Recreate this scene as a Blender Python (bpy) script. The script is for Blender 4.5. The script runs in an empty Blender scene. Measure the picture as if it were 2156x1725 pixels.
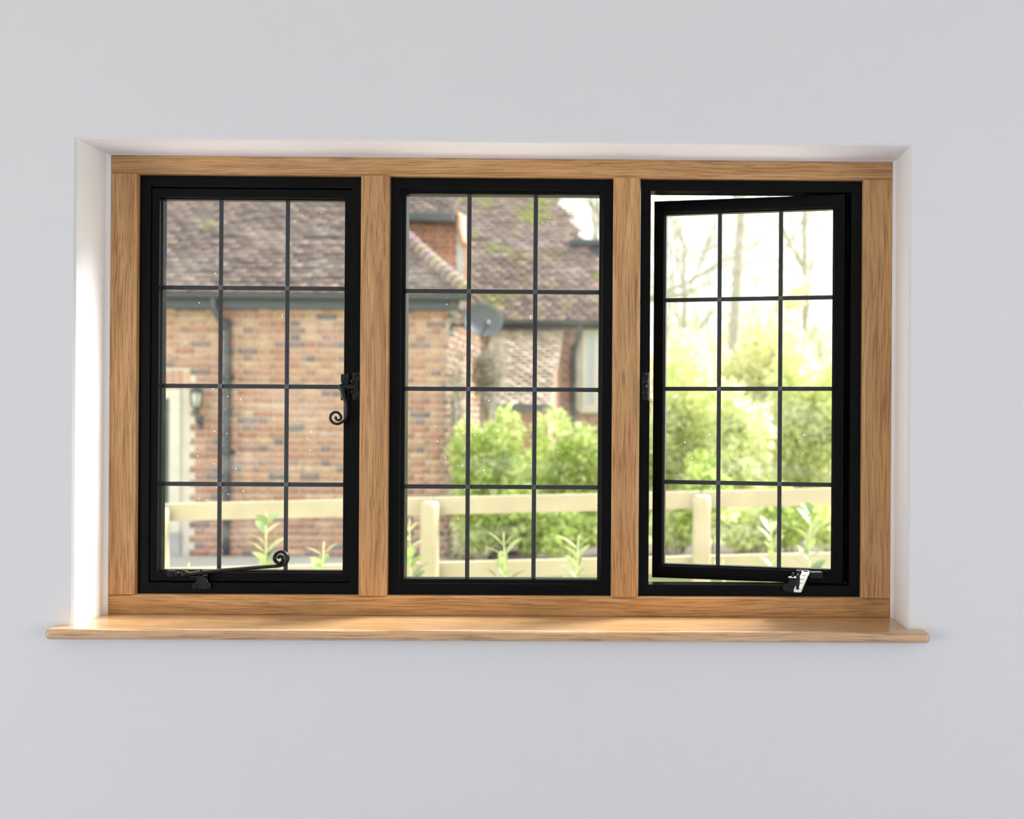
import bpy, bmesh, math, random
import numpy as np
from mathutils import Vector, Matrix
rnd = random.Random(7)
C = bpy.context.scene.collection
scene = bpy.context.scene
PI = math.pi

# ------------------------------------------------------------------ camera
FPX, CX, CY, EYE = 2000.0, 1385.35, 888.0, 1.5
yaw, pitch, roll = (math.radians(a) for a in (-0.494, -0.0405, 0.366))
def _R():
    cy, sy, cp, sp, cr, sr = math.cos(yaw), math.sin(yaw), math.cos(pitch), math.sin(pitch), math.cos(roll), math.sin(roll)
    Ry = np.array([[cy, 0, sy], [0, 1, 0], [-sy, 0, cy]])
    Rx = np.array([[1, 0, 0], [0, cp, -sp], [0, sp, cp]])
    Rz = np.array([[cr, -sr, 0], [sr, cr, 0], [0, 0, 1]])
    return Rz @ Rx @ Ry
RM = _R()
def ray(px, py):
    d = RM.T @ np.array([(px - CX) / FPX, (py - CY) / FPX, 1.0])
    return Vector((d[0], d[2], -d[1]))            # world: x right, y away, z up
def U(px, py, Y):                                 # survey point -> metres on the plane y = Y
    d = ray(px, py); return Vector((0, 0, EYE)) + d * (Y / d.y)
def w3(v): return Vector((v[0], v[2], -v[1]))
cam_d = bpy.data.cameras.new('camera'); cam = bpy.data.objects.new('camera', cam_d); C.objects.link(cam)
rt, dn, fw = w3(RM[0]), w3(RM[1]), w3(RM[2])
cam.matrix_world = Matrix(((rt.x, -dn.x, -fw.x, 0), (rt.y, -dn.y, -fw.y, 0), (rt.z, -dn.z, -fw.z, EYE), (0, 0, 0, 1)))
cam_d.sensor_width = 36; cam_d.sensor_fit = 'HORIZONTAL'
cam_d.lens = FPX / 2156 * 36
cam_d.shift_x = (1078 - CX) / 2156; cam_d.shift_y = (CY - 862.5) / 2156
cam_d.clip_start = 0.05; cam_d.clip_end = 400
cam_d.dof.use_dof = True; cam_d.dof.focus_distance = 2.01; cam_d.dof.aperture_fstop = 2.7
scene.camera = cam

# ------------------------------------------------------------------ view, world, lights
scene.view_settings.view_transform = 'Standard'; scene.view_settings.look = 'None'
scene.view_settings.gamma = 1; scene.view_settings.use_curve_mapping = False
scene.view_settings.exposure = 0.0
cy_ = scene.cycles
cy_.max_bounces = 10; cy_.diffuse_bounces = 5; cy_.glossy_bounces = 4; cy_.transparent_max_bounces = 16; cy_.transmission_bounces = 6
cy_.caustics_reflective = False; cy_.caustics_refractive = False
cy_.sample_clamp_indirect = 6

SKY = 2.5
wd = bpy.data.worlds.new('world'); scene.world = wd; wd.use_nodes = True
nt = wd.node_tree; nt.nodes.clear()
wo = nt.nodes.new('ShaderNodeOutputWorld'); bg = nt.nodes.new('ShaderNodeBackground')
tc = nt.nodes.new('ShaderNodeTexCoord'); sep = nt.nodes.new('ShaderNodeSeparateXYZ')
cr = nt.nodes.new('ShaderNodeValToRGB')
cr.color_ramp.elements[0].position = 0.0; cr.color_ramp.elements[0].color = (1.0, 0.99, 0.97, 1)
cr.color_ramp.elements[1].position = 1.0; cr.color_ramp.elements[1].color = (0.92, 0.96, 1.0, 1)
nt.links.new(tc.outputs['Generated'], sep.inputs[0]); nt.links.new(sep.outputs['Z'], cr.inputs[0])
nt.links.new(cr.outputs[0], bg.inputs[0]); bg.inputs[1].default_value = SKY
nt.links.new(bg.outputs[0], wo.inputs[0])

def lamp(name, kind, energy, color, loc=(0, 0, 0), aim=None, **kw):
    d = bpy.data.lights.new(name, kind); d.energy = energy; d.color = color
    for k, v in kw.items(): setattr(d, k, v)
    o = bpy.data.objects.new(name, d); C.objects.link(o); o.location = loc
    if aim is not None:
        o.rotation_euler = Vector(aim).to_track_quat('-Z', 'Y').to_euler()
    return o
# hazy sun, low on the right, outside
lamp('sun', 'SUN', 13.0, (1.0, 0.97, 0.93), aim=(-0.78, -0.56, -0.90), angle=0.45)
# added fill lamps for the room, at made-up openings in the unseen side walls
lamp('fill_left_opening', 'AREA', 49, (1.0, 0.962, 0.885), loc=(-4.15, -1.0, 1.25), aim=(1, 0.15, 0), shape='RECTANGLE', size=2.2, size_y=2.0)
lamp('fill_right_opening', 'AREA', 33, (1.0, 0.962, 0.885), loc=(3.55, -1.0, 1.25), aim=(-1, 0.15, 0), shape='RECTANGLE', size=2.2, size_y=2.0)

# ------------------------------------------------------------------ materials
def mat(name):
    m = bpy.data.materials.new(name); m.use_nodes = True
    n = m.node_tree; b = n.nodes['Principled BSDF']; return m, n, b
def N(n, t, **kw):
    x = n.nodes.new(t)
    for k, v in kw.items(): setattr(x, k, v)
    return x
def ramp(n, stops):
    r = N(n, 'ShaderNodeValToRGB'); e = r.color_ramp.elements
    while len(e) < len(stops): e.new(0.5)
    for el, (p, c) in zip(e, stops): el.position = p; el.color = (*c, 1)
    return r
def plain(name, col, rough=0.5, metal=0.0, var=0.0, scale=8.0, bump=0.0, bscale=200.0, coat=0.0, spec=0.5):
    m, n, b = mat(name)
    b.inputs['Roughness'].default_value = rough; b.inputs['Metallic'].default_value = metal
    b.inputs['Coat Weight'].default_value = coat; b.inputs['Specular IOR Level'].default_value = spec
    t = N(n, 'ShaderNodeTexCoord')
    no = N(n, 'ShaderNodeTexNoise'); no.inputs['Scale'].default_value = scale; no.inputs['Detail'].default_value = 4
    n.links.new(t.outputs['Object'], no.inputs['Vector'])
    lo = tuple(c * (1 - var) for c in col); hi = tuple(min(1, c * (1 + var)) for c in col)
    r = ramp(n, [(0.3, lo), (0.7, hi)]); n.links.new(no.outputs['Fac'], r.inputs[0]); n.links.new(r.outputs[0], b.inputs['Base Color'])
    if bump:
        n2 = N(n, 'ShaderNodeTexNoise'); n2.inputs['Scale'].default_value = bscale; n2.inputs['Detail'].default_value = 3
        n.links.new(t.outputs['Object'], n2.inputs['Vector'])
        bp = N(n, 'ShaderNodeBump'); bp.inputs['Strength'].default_value = bump; bp.inputs['Distance'].default_value = 0.002
        n.links.new(n2.outputs['Fac'], bp.inputs['Height']); n.links.new(bp.outputs[0], b.inputs['Normal'])
    return m
def oak(name, axis, seed, base=1.0, rough=0.45, coat=0.0, tint=(1, 1, 1)):
    m, n, b = mat(name)
    t = N(n, 'ShaderNodeTexCoord')
    warp = N(n, 'ShaderNodeTexNoise'); warp.inputs['Scale'].default_value = 1.0; warp.inputs['Detail'].default_value = 2
    mp0 = N(n, 'ShaderNodeMapping'); s0 = [6, 6, 6]; s0[axis] = 1.6; mp0.inputs['Scale'].default_value = s0
    mp0.inputs['Location'].default_value = (seed * 3.1, seed * 1.7, seed * 2.3)
    n.links.new(t.outputs['Object'], mp0.inputs[0]); n.links.new(mp0.outputs[0], warp.inputs['Vector'])
    add = N(n, 'ShaderNodeVectorMath', operation='MULTIPLY_ADD')
    add.inputs[1].default_value = (0.035,) * 3
    n.links.new(warp.outputs['Color'], add.inputs[0]); n.links.new(t.outputs['Object'], add.inputs[2])
    def grain(long, cross, detail, rough_):
        mp = N(n, 'ShaderNodeMapping'); s = [cross] * 3; s[axis] = long; mp.inputs['Scale'].default_value = s
        mp.inputs['Location'].default_value = (seed * 5.3, seed * 7.7, seed * 4.1)
        g = N(n, 'ShaderNodeTexNoise'); g.inputs['Scale'].default_value = 1; g.inputs['Detail'].default_value = detail; g.inputs['Roughness'].default_value = rough_
        n.links.new(add.outputs[0], mp.inputs[0]); n.links.new(mp.outputs[0], g.inputs['Vector']); return g
    g1 = grain(2.2, 75, 5, 0.65); g2 = grain(9, 420, 3, 0.6); g3 = grain(1.2, 9, 2, 0.5)
    def tc_(c): return tuple(min(1, c[i] * base * tint[i]) for i in range(3))
    r1 = ramp(n, [(0.25, tc_((0.45, 0.235, 0.085))), (0.46, tc_((0.60, 0.335, 0.135))), (0.78, tc_((0.72, 0.44, 0.20)))])
    n.links.new(g1.outputs['Fac'], r1.inputs[0])
    r2 = ramp(n, [(0.38, (0.50, 0.41, 0.32)), (0.53, (1, 1, 1))]); n.links.new(g2.outputs['Fac'], r2.inputs[0])
    r3 = ramp(n, [(0.3, (0.80, 0.77, 0.72)), (0.65, (1.08, 1.06, 1.02))]); n.links.new(g3.outputs['Fac'], r3.inputs[0])
    a = N(n, 'ShaderNodeMixRGB', blend_type='MULTIPLY'); a.inputs[0].default_value = 0.8
    n.links.new(r1.outputs[0], a.inputs[1]); n.links.new(r2.outputs[0], a.inputs[2])
    c = N(n, 'ShaderNodeMixRGB', blend_type='MULTIPLY'); c.inputs[0].default_value = 1
    n.links.new(a.outputs[0], c.inputs[1]); n.links.new(r3.outputs[0], c.inputs[2])
    n.links.new(c.outputs[0], b.inputs['Base Color'])
    bp = N(n, 'ShaderNodeBump'); bp.inputs['Strength'].default_value = 0.25; bp.inputs['Distance'].default_value = 0.001
    n.links.new(g2.outputs['Fac'], bp.inputs['Height']); n.links.new(bp.outputs[0], b.inputs['Normal'])
    b.inputs['Roughness'].default_value = rough; b.inputs['Coat Weight'].default_value = coat; b.inputs['Coat Roughness'].default_value = 0.32
    return m
def island(name, stops, rough=0.85, noise=0.25, scale=30.0, transl=0.0, tcol=None):
    """each loose piece of the mesh (brick, tile, leaf) gets its own tone"""
    m, n, b = mat(name)
    g = N(n, 'ShaderNodeNewGeometry'); r = ramp(n, stops); r.color_ramp.interpolation = 'LINEAR'
    n.links.new(g.outputs['Random Per Island'], r.inputs[0])
    col = r.outputs[0]
    if noise:
        t = N(n, 'ShaderNodeTexCoord'); no = N(n, 'ShaderNodeTexNoise'); no.inputs['Scale'].default_value = scale
        n.links.new(t.outputs['Object'], no.inputs['Vector'])
        rr = ramp(n, [(0.3, (1 - noise,) * 3), (0.7, (1 + noise * .3,) * 3)]); n.links.new(no.outputs['Fac'], rr.inputs[0])
        mx = N(n, 'ShaderNodeMixRGB', blend_type='MULTIPLY'); mx.inputs[0].default_value = 1
        n.links.new(col, mx.inputs[1]); n.links.new(rr.outputs[0], mx.inputs[2]); col = mx.outputs[0]
    n.links.new(col, b.inputs['Base Color']); b.inputs['Roughness'].default_value = rough
    if transl:
        tr = N(n, 'ShaderNodeBsdfTranslucent'); n.links.new(col, tr.inputs['Color'])
        ms = N(n, 'ShaderNodeMixShader'); ms.inputs[0].default_value = transl
        out = n.nodes['Material Output']
        n.links.new(b.outputs[0], ms.inputs[1]); n.links.new(tr.outputs[0], ms.inputs[2]); n.links.new(ms.outputs[0], out.inputs[0])
    return m
def mossy(name, stops, moss=0.45, moss_scale=1.1, moss_col=(0.24, 0.25, 0.07)):
    """roof tiles: tone per tile plus patches of yellow-green moss"""
    m = island(name, stops, noise=0.35, scale=14)
    n = m.node_tree; b = n.nodes['Principled BSDF']
    src = b.inputs['Base Color'].links[0].from_socket
    t = N(n, 'ShaderNodeTexCoord'); no = N(n, 'ShaderNodeTexNoise'); no.inputs['Scale'].default_value = moss_scale; no.inputs['Detail'].default_value = 6; no.inputs['Roughness'].default_value = 0.65
    n.links.new(t.outputs['Object'], no.inputs['Vector'])
    r = ramp(n, [(moss, (0, 0, 0)), (moss + 0.1, (1, 1, 1))]); n.links.new(no.outputs['Fac'], r.inputs[0])
    mx = N(n, 'ShaderNodeMixRGB'); n.links.new(r.outputs[0], mx.inputs[0]); n.links.new(src, mx.inputs[1]); mx.inputs[2].default_value = (*moss_col, 1)
    n.links.new(mx.outputs[0], b.inputs['Base Color'])
    return m
def glass_mat():
    m = bpy.data.materials.new('window_glass'); m.use_nodes = True; n = m.node_tree; n.nodes.clear()
    out = N(n, 'ShaderNodeOutputMaterial'); tr = N(n, 'ShaderNodeBsdfTransparent'); tr.inputs[0].default_value = (0.97, 0.985, 0.98, 1)
    gl = N(n, 'ShaderNodeBsdfGlossy'); gl.inputs['Roughness'].default_value = 0.02
    fr = N(n, 'ShaderNodeFresnel'); fr.inputs['IOR'].default_value = 1.35
    ge = N(n, 'ShaderNodeNewGeometry'); inv = N(n, 'ShaderNodeMath', operation='SUBTRACT'); inv.inputs[0].default_value = 1; n.links.new(ge.outputs['Backfacing'], inv.inputs[1])
    fm = N(n, 'ShaderNodeMath', operation='MULTIPLY'); n.links.new(fr.outputs[0], fm.inputs[0]); n.links.new(inv.outputs[0], fm.inputs[1])
    ms = N(n, 'ShaderNodeMixShader'); n.links.new(fm.outputs[0], ms.inputs[0]); n.links.new(tr.outputs[0], ms.inputs[1]); n.links.new(gl.outputs[0], ms.inputs[2])
    # dried specks and smears on the panes
    t = N(n, 'ShaderNodeTexCoord')
    vo = N(n, 'ShaderNodeTexVoronoi'); vo.inputs['Scale'].default_value = 55
    n.links.new(t.outputs['Object'], vo.inputs['Vector'])
    sp = N(n, 'ShaderNodeMath', operation='LESS_THAN'); sp.inputs[1].default_value = 0.062; n.links.new(vo.outputs['Distance'], sp.inputs[0])
    no = N(n, 'ShaderNodeTexNoise'); no.inputs['Scale'].default_value = 7; n.links.new(t.outputs['Object'], no.inputs['Vector'])
    cl = N(n, 'ShaderNodeMath', operation='GREATER_THAN'); cl.inputs[1].default_value = 0.56; n.links.new(no.outputs['Fac'], cl.inputs[0])
    mu = N(n, 'ShaderNodeMath', operation='MULTIPLY'); n.links.new(sp.outputs[0], mu.inputs[0]); n.links.new(cl.outputs[0], mu.inputs[1])
    mp = N(n, 'ShaderNodeMapping'); mp.inputs['Rotation'].default_value = (0, 0.9, 0); mp.inputs['Scale'].default_value = (2.5, 2.5, 9)
    sm = N(n, 'ShaderNodeTexNoise'); sm.inputs['Scale'].default_value = 1.6; sm.inputs['Detail'].default_value = 6
    n.links.new(t.outputs['Object'], mp.inputs[0]); n.links.new(mp.outputs[0], sm.inputs['Vector'])
    sr = N(n, 'ShaderNodeMapRange'); sr.inputs[1].default_value = 0.52; sr.inputs[2].default_value = 0.75; sr.inputs[3].default_value = 0.0; sr.inputs[4].default_value = 0.03
    n.links.new(sm.outputs['Fac'], sr.inputs[0])
    mu2 = N(n, 'ShaderNodeMath', operation='MULTIPLY'); mu2.inputs[1].default_value = 0.6; n.links.new(mu.outputs[0], mu2.inputs[0])
    ad = N(n, 'ShaderNodeMath', operation='MAXIMUM'); n.links.new(mu2.outputs[0], ad.inputs[0]); n.links.new(sr.outputs[0], ad.inputs[1])
    dif = N(n, 'ShaderNodeBsdfTranslucent'); dif.inputs[0].default_value = (0.92, 0.92, 0.9, 1)
    m2 = N(n, 'ShaderNodeMixShader'); n.links.new(ad.outputs[0], m2.inputs[0]); n.links.new(ms.outputs[0], m2.inputs[1]); n.links.new(dif.outputs[0], m2.inputs[2])
    n.links.new(m2.outputs[0], out.inputs[0])
    return m
M = {}
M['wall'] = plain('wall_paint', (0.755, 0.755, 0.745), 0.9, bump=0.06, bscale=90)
M['reveal'] = plain('wall_paint_lit_reveal', (0.835, 0.835, 0.835), 0.85, bump=0.06, bscale=90)  # wall paint made lighter: brightness of the reveals put into the colour
M['ceiling'] = plain('ceiling_paint', (0.88, 0.82, 0.73), 0.9)
M['floor'] = plain('floor_boards', (0.40, 0.48, 0.70), 0.5, var=0.06)  # blue tint put in to cool light bounced onto the lower wall
M['black'] = plain('black_steel_paint', (0.003, 0.0032, 0.0036), 0.30, bump=0.12, bscale=160, spec=0.10)
M['iron'] = plain('black_iron', (0.004, 0.004, 0.004), 0.28, bump=0.3, bscale=120, spec=0.35)
M['bright'] = plain('bright_metal_and_glare', (0.88, 0.88, 0.88), 0.3)  # on the stay arm, white stands in for sky glare on black metal
M['lead'] = plain('lead_came', (0.024, 0.027, 0.030), 0.48, bump=0.2, bscale=150)
M['solder'] = plain('solder', (0.12, 0.125, 0.13), 0.35, metal=0.4, bump=0.4, bscale=400)
M['glass'] = glass_mat()
M['mortar'] = plain('lime_mortar', (0.544, 0.503, 0.435), 0.95, var=0.10, scale=6)
M['brick'] = island('orange_brick', [(0.0, (0.394, 0.193, 0.134)), (0.3, (0.472, 0.264, 0.178)), (0.55, (0.525, 0.354, 0.242)), (0.80, (0.394, 0.212, 0.166)), (0.89, (0.276, 0.186, 0.172)), (1.0, (0.197, 0.161, 0.166))])
M['brick_red'] = island('red_brick', [(0.0, (0.42, 0.17, 0.11)), (0.5, (0.52, 0.22, 0.13)), (1.0, (0.30, 0.14, 0.11))])
M['brick_pink'] = island('pink_brick', [(0.0, (0.474, 0.275, 0.214)), (0.5, (0.535, 0.329, 0.260)), (1.0, (0.367, 0.214, 0.176))])
tile_st = [(0.0, (0.120, 0.089, 0.079)), (0.35, (0.160, 0.118, 0.104)), (0.7, (0.192, 0.143, 0.122)), (0.9, (0.232, 0.179, 0.148)), (1.0, (0.264, 0.190, 0.133))]
M['tile'] = mossy('clay_roof_tile', tile_st, 0.64)
M['tile_moss'] = mossy('mossy_roof_tile', [(p, tuple(c * 1.5 for c in q)) for p, q in tile_st], 0.53, 1.3)
M['tile_pale'] = mossy('lichen_covered_tile', [(0, (0.315, 0.243, 0.184)), (0.6, (0.465, 0.372, 0.287)), (1, (0.562, 0.459, 0.370))], 0.55, 2.5, (0.247, 0.216, 0.095))
M['hip'] = island('hip_tile', [(0, (0.235, 0.168, 0.164)), (0.5, (0.308, 0.223, 0.223)), (1, (0.280, 0.243, 0.131))])
M['gutter'] = plain('dark_gutter', (0.055, 0.066, 0.075), 0.4)
M['dish'] = plain('grey_dish', (0.091, 0.098, 0.108), 0.5)
M['door_frame'] = plain('cream_stone', (0.555, 0.532, 0.465), 0.8, var=0.05)
M['plinth'] = plain('grey_plinth', (0.33, 0.33, 0.34), 0.8, var=0.1)
M['dark_green'] = plain('dark_green_door', (0.05, 0.075, 0.06), 0.4)
M['white_board'] = plain('weathered_white_board', (0.495, 0.465, 0.435), 0.7, var=0.08)
M['terracotta'] = plain('terracotta', (0.612, 0.340, 0.212), 0.7, var=0.1)
M['cream'] = plain('cream_paint', (0.592, 0.576, 0.496), 0.6)
M['pane'] = plain('far_window_glass', (0.42, 0.47, 0.48), 0.15)
M['fence'] = plain('pale_new_softwood', (0.394, 0.352, 0.237), 0.8, var=0.08, scale=5)
M['grass'] = plain('lawn_grass', (0.301, 0.321, 0.135), 0.95, var=0.18, scale=3)
M['soil'] = plain('dark_soil', (0.120, 0.096, 0.078), 0.95, var=0.3, scale=9)
M['bounce_slab'] = plain('warm_bounce_slab', (0.80, 0.68, 0.59), 0.9, var=0.08, scale=4)  # warm colour chosen to bounce peach light up into the recess
M['path'] = plain('pale_gravel', (0.435, 0.420, 0.375), 0.95, var=0.1, scale=20)
M['bark'] = plain('tree_bark', (0.396, 0.367, 0.311), 0.9, var=0.2, scale=6)
M['stem'] = plain('green_stem', (0.45, 0.50, 0.22), 0.7)
M['lamp_glass'] = plain('lantern_glass', (0.60, 0.58, 0.50), 0.2)
M['leaf_bright'] = island('bright_leaf', [(0, (0.265, 0.380, 0.075)), (0.4, (0.459, 0.561, 0.144)), (0.8, (0.617, 0.688, 0.235)), (1, (0.776, 0.814, 0.521))], 0.45, 0, transl=0.4)
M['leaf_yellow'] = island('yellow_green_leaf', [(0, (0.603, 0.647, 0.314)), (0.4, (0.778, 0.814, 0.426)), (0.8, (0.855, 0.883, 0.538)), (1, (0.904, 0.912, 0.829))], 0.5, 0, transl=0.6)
M['leaf_olive'] = island('olive_leaf', [(0, (0.541, 0.541, 0.256)), (0.5, (0.796, 0.796, 0.428)), (1, (0.930, 0.930, 0.683))], 0.6, 0, transl=0.35)
M['leaf_pale'] = island('pale_dry_leaf', [(0, (0.252, 0.216, 0.156)), (0.5, (0.396, 0.360, 0.288)), (1, (0.510, 0.480, 0.432))], 0.7, 0, transl=0.35)
M['leaf_sapling'] = island('laurel_leaf', [(0, (0.109, 0.182, 0.068)), (0.45, (0.230, 0.302, 0.099)), (0.8, (0.374, 0.399, 0.167)), (1, (0.489, 0.483, 0.469))], 0.3, 0, transl=0.35)
M['blossom'] = island('yellow_blossom', [(0, (0.665, 0.608, 0.288)), (1, (0.807, 0.784, 0.504))], 0.6, 0, transl=0.5)

# ------------------------------------------------------------------ mesh helpers
def link(name, me, m=None, parent=None, loc=None):
    o = bpy.data.objects.new(name, me); C.objects.link(o)
    if m is not None and me is not None: me.materials.append(m)
    if loc is not None: o.location = loc
    if parent is not None: o.parent = parent
    return o
def tag(o, label=None, cat=None, group=None, kind=None):
    for k, v in (('label', label), ('category', cat), ('group', group), ('kind', kind)):
        if v: o[k] = v
    return o
def empty(name, loc=(0, 0, 0)):
    o = bpy.data.objects.new(name, None); C.objects.link(o); o.location = loc; o.empty_display_size = 0.1; return o
class MB:
    """collects shapes, builds ONE mesh; local frame = world minus org"""
    def __init__(s): s.bm = bmesh.new()
    def box(s, x0, x1, y0, y1, z0, z1, bev=0.0, seg=2, rot=None, piv=None):
        r = bmesh.ops.create_cube(s.bm, size=1.0); vs = r['verts']
        for v in vs:
            v.co = Vector(((x0 + x1) / 2 + v.co.x * (x1 - x0), (y0 + y1) / 2 + v.co.y * (y1 - y0), (z0 + z1) / 2 + v.co.z * (z1 - z0)))
        if bev:
            es = list({e for v in vs for e in v.link_edges})
            rr = bmesh.ops.bevel(s.bm, geom=es, offset=bev, segments=seg, affect='EDGES', profile=0.5, clamp_overlap=True)
            vs = list({v for f in rr['faces'] for v in f.verts} | {v for v in vs if v.is_valid})
        if rot is not None:
            bmesh.ops.rotate(s.bm, verts=vs, cent=piv, matrix=rot)
        return vs
    def prism(s, pts, axis, a, b, bev=0.0):
        """pts 2D outline in the plane normal to axis ('y': (x,z); 'z': (x,y); 'x': (y,z)), extruded a..b"""
        def P(p, d): return {'y': (p[0], d, p[1]), 'z': (p[0], p[1], d), 'x': (d, p[0], p[1])}[axis]
        v0 = [s.bm.verts.new(P(p, a)) for p in pts]; v1 = [s.bm.verts.new(P(p, b)) for p in pts]
        n = len(pts); fs = [s.bm.faces.new(v0), s.bm.faces.new(v1[::-1])]
        for i in range(n): fs.append(s.bm.faces.new((v0[i], v1[i], v1[(i + 1) % n], v0[(i + 1) % n])))
        bmesh.ops.recalc_face_normals(s.bm, faces=fs)
        if bev:
            es = list(set(fs[0].edges) | set(fs[1].edges))
            bmesh.ops.bevel(s.bm, geom=es, offset=bev, segments=2, affect='EDGES', profile=0.5, clamp_overlap=True)
    def ring(s, rect, prof, sx=1.0, sz=1.0):
        """rect (x0,x1,z0,z1); prof closed [(inset,y)] swept around it with mitres"""
        x0, x1, z0, z1 = rect; L = []
        for (cx, cz, dx, dz) in ((x0, z0, 1, 1), (x1, z0, -1, 1), (x1, z1, -1, -1), (x0, z1, 1, -1)):
            L.append([s.bm.verts.new((cx + dx * t * sx, y, cz + dz * t * sz)) for t, y in prof])
        n = len(prof); fs = []
        for k in range(4):
            A, B = L[k], L[(k + 1) % 4]
            for i in range(n): fs.append(s.bm.faces.new((A[i], A[(i + 1) % n], B[(i + 1) % n], B[i])))
        bmesh.ops.recalc_face_normals(s.bm, faces=fs)
    def tube(s, pts, rad, sides=10, cap=True, flat=None):
        """swept tube through pts; rad float or list; flat=(a,b) makes the section a*x by b*y"""
        pts = [Vector(p) for p in pts]; n = len(pts)
        rad = [rad] * n if not hasattr(rad, '__len__') else rad
        up = None; rings = []
        for i, p in enumerate(pts):
            t = (pts[min(i + 1, n - 1)] - pts[max(i - 1, 0)]).normalized()
            if up is None:
                a = Vector((0, 1, 0)) if abs(t.y) < 0.9 else Vector((0, 0, 1)); up = (a - t * a.dot(t)).normalized()
            else: up = (up - t * up.dot(t)).normalized()
            sd = t.cross(up); f = flat or (1, 1)
            rings.append([s.bm.verts.new(p + (sd * math.cos(2 * PI * k / sides) * f[0] + up * math.sin(2 * PI * k / sides) * f[1]) * rad[i]) for k in range(sides)])
        for i in range(n - 1):
            for k in range(sides):
                f = s.bm.faces.new((rings[i][k], rings[i][(k + 1) % sides], rings[i + 1][(k + 1) % sides], rings[i + 1][k])); f.smooth = True
        if cap:
            s.bm.faces.new(rings[0][::-1]); s.bm.faces.new(rings[-1])
    def lathe(s, prof, c, axis='z', n=20):
        c = Vector(c); rings = []
        for r, h in prof:
            rg = []
            for k in range(n):
                a = 2 * PI * k / n; p = {'z': (r * math.cos(a), r * math.sin(a), h), 'y': (r * math.cos(a), h, r * math.sin(a)), 'x': (h, r * math.cos(a), r * math.sin(a))}[axis]
                rg.append(s.bm.verts.new(c + Vector(p)))
            rings.append(rg)
        fs = []
        for i in range(len(rings) - 1):
            for k in range(n): fs.append(s.bm.faces.new((rings[i][k], rings[i][(k + 1) % n], rings[i + 1][(k + 1) % n], rings[i + 1][k])))
        for f in fs: f.smooth = True
        fs.append(s.bm.faces.new(rings[0][::-1])); fs.append(s.bm.faces.new(rings[-1]))
        bmesh.ops.recalc_face_normals(s.bm, faces=fs)
    def build(s, name, m, parent=None, org=(0, 0, 0), porg=None):
        """org = world origin of this object; porg = world origin of the parent"""
        me = bpy.data.meshes.new(name); org = Vector(org)
        if org.length: bmesh.ops.translate(s.bm, verts=s.bm.verts, vec=-org)
        s.bm.to_mesh(me); s.bm.free()
        o = link(name, me, m, parent); o.location = org - Vector(porg or (0, 0, 0))
        return o
def raw(name, V, F, m, parent=None, loc=None, smooth=False):
    me = bpy.data.meshes.new(name); V = np.asarray(V, dtype=np.float32); F = np.asarray(F, dtype=np.int32)
    k = F.shape[1]
    me.vertices.add(len(V)); me.vertices.foreach_set('co', V.ravel())
    me.loops.add(F.size); me.loops.foreach_set('vertex_index', F.ravel())
    me.polygons.add(len(F)); me.polygons.foreach_set('loop_start', np.arange(0, F.size, k, dtype=np.int32))
    me.polygons.foreach_set('loop_total', np.full(len(F), k, dtype=np.int32))
    me.update(calc_edges=True)
    if smooth: me.polygons.foreach_set('use_smooth', np.ones(len(F), dtype=bool))
    return link(name, me, m, parent, loc)

# ------------------------------------------------------------------ room shell
FY = 2.0                                   # front face of the oak window frame
WY = 1.8869                                # room face of the window wall
OX0, OX1, OZ0, OZ1 = -1.1375, 0.5147, 1.0690, 2.0545      # opening in the plaster
GX0, GX1, GZ0, GZ1 = -1.1316, 0.5087, 1.0915, 2.0520      # oak frame outline
RX0, RX1, RY0, RZ1 = -4.2, 3.6, -3.5, 2.7
def wall_with_opening():
    bm = bmesh.new()
    OUT = (-5.2, 4.4, -0.05, 3.1)
    def rect(x0, x1, z0, z1, y): return [bm.verts.new((x, y, z)) for x, z in ((x0, z0), (x1, z0), (x1, z1), (x0, z1))]
    r = [rect(*OUT, WY), rect(OX0 - .004, OX1 + .004, OZ0, OZ1 + .004, WY), rect(OX0, OX1, OZ0, OZ1, WY + .004), rect(OX0, OX1, OZ0, OZ1, 1.990),
         rect(OX0 + .002, OX1 - .002, OZ0, OZ1 - .001, 1.994), rect(GX0 - .0005, GX1 + .0005, OZ0, GZ1 + .0005, 1.999),
         rect(GX0 - .0005, GX1 + .0005, OZ0, GZ1 + .0005, 2.10), rect(*OUT, 2.10)]
    for a, b in zip(r, r[1:] + r[:1]):
        for i in range(4): bm.faces.new((a[i], a[(i + 1) % 4], b[(i + 1) % 4], b[i]))
    bmesh.ops.recalc_face_normals(bm, faces=bm.faces)
    me = bpy.data.meshes.new('wall_front'); bm.to_mesh(me); bm.free()
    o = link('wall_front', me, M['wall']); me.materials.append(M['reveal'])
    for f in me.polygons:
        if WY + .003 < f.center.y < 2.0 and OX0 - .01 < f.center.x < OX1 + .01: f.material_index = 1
    return o
w = wall_with_opening(); tag(w, 'pale grey painted wall with a deep plastered window recess', 'wall', kind='structure')
for nm, xa, xb, lb in (('wall_left', RX0 - .15, RX0, 'left'), ('wall_right', RX1, RX1 + .15, 'right')):
    b = MB()
    for y0, y1, z0, z1 in ((RY0, -2.1, 0, RZ1), (-2.1, .1, 0, .25), (-2.1, .1, 2.25, RZ1), (.1, WY, 0, RZ1)): b.box(xa, xb, y0, y1, z0, z1)  # gap made up in each wall for its added fill lamp
    tag(b.build(nm, M['wall']), 'painted side wall of the room with an added opening for the fill lamp, out of frame ' + lb, 'wall', kind='structure')
b = MB(); b.box(RX0 - .15, RX1 + .15, RY0 - .15, RY0, 0, RZ1); tag(b.build('wall_back', M['wall']), 'plain painted wall behind the camera', 'wall', kind='structure')
b = MB(); b.box(RX0 - .15, RX1 + .15, RY0 - .15, WY, -.12, 0); tag(b.build('floor', M['floor']), 'floor of the room, tinted blue to cool the light on the wall', 'floor', kind='structure')
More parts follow.
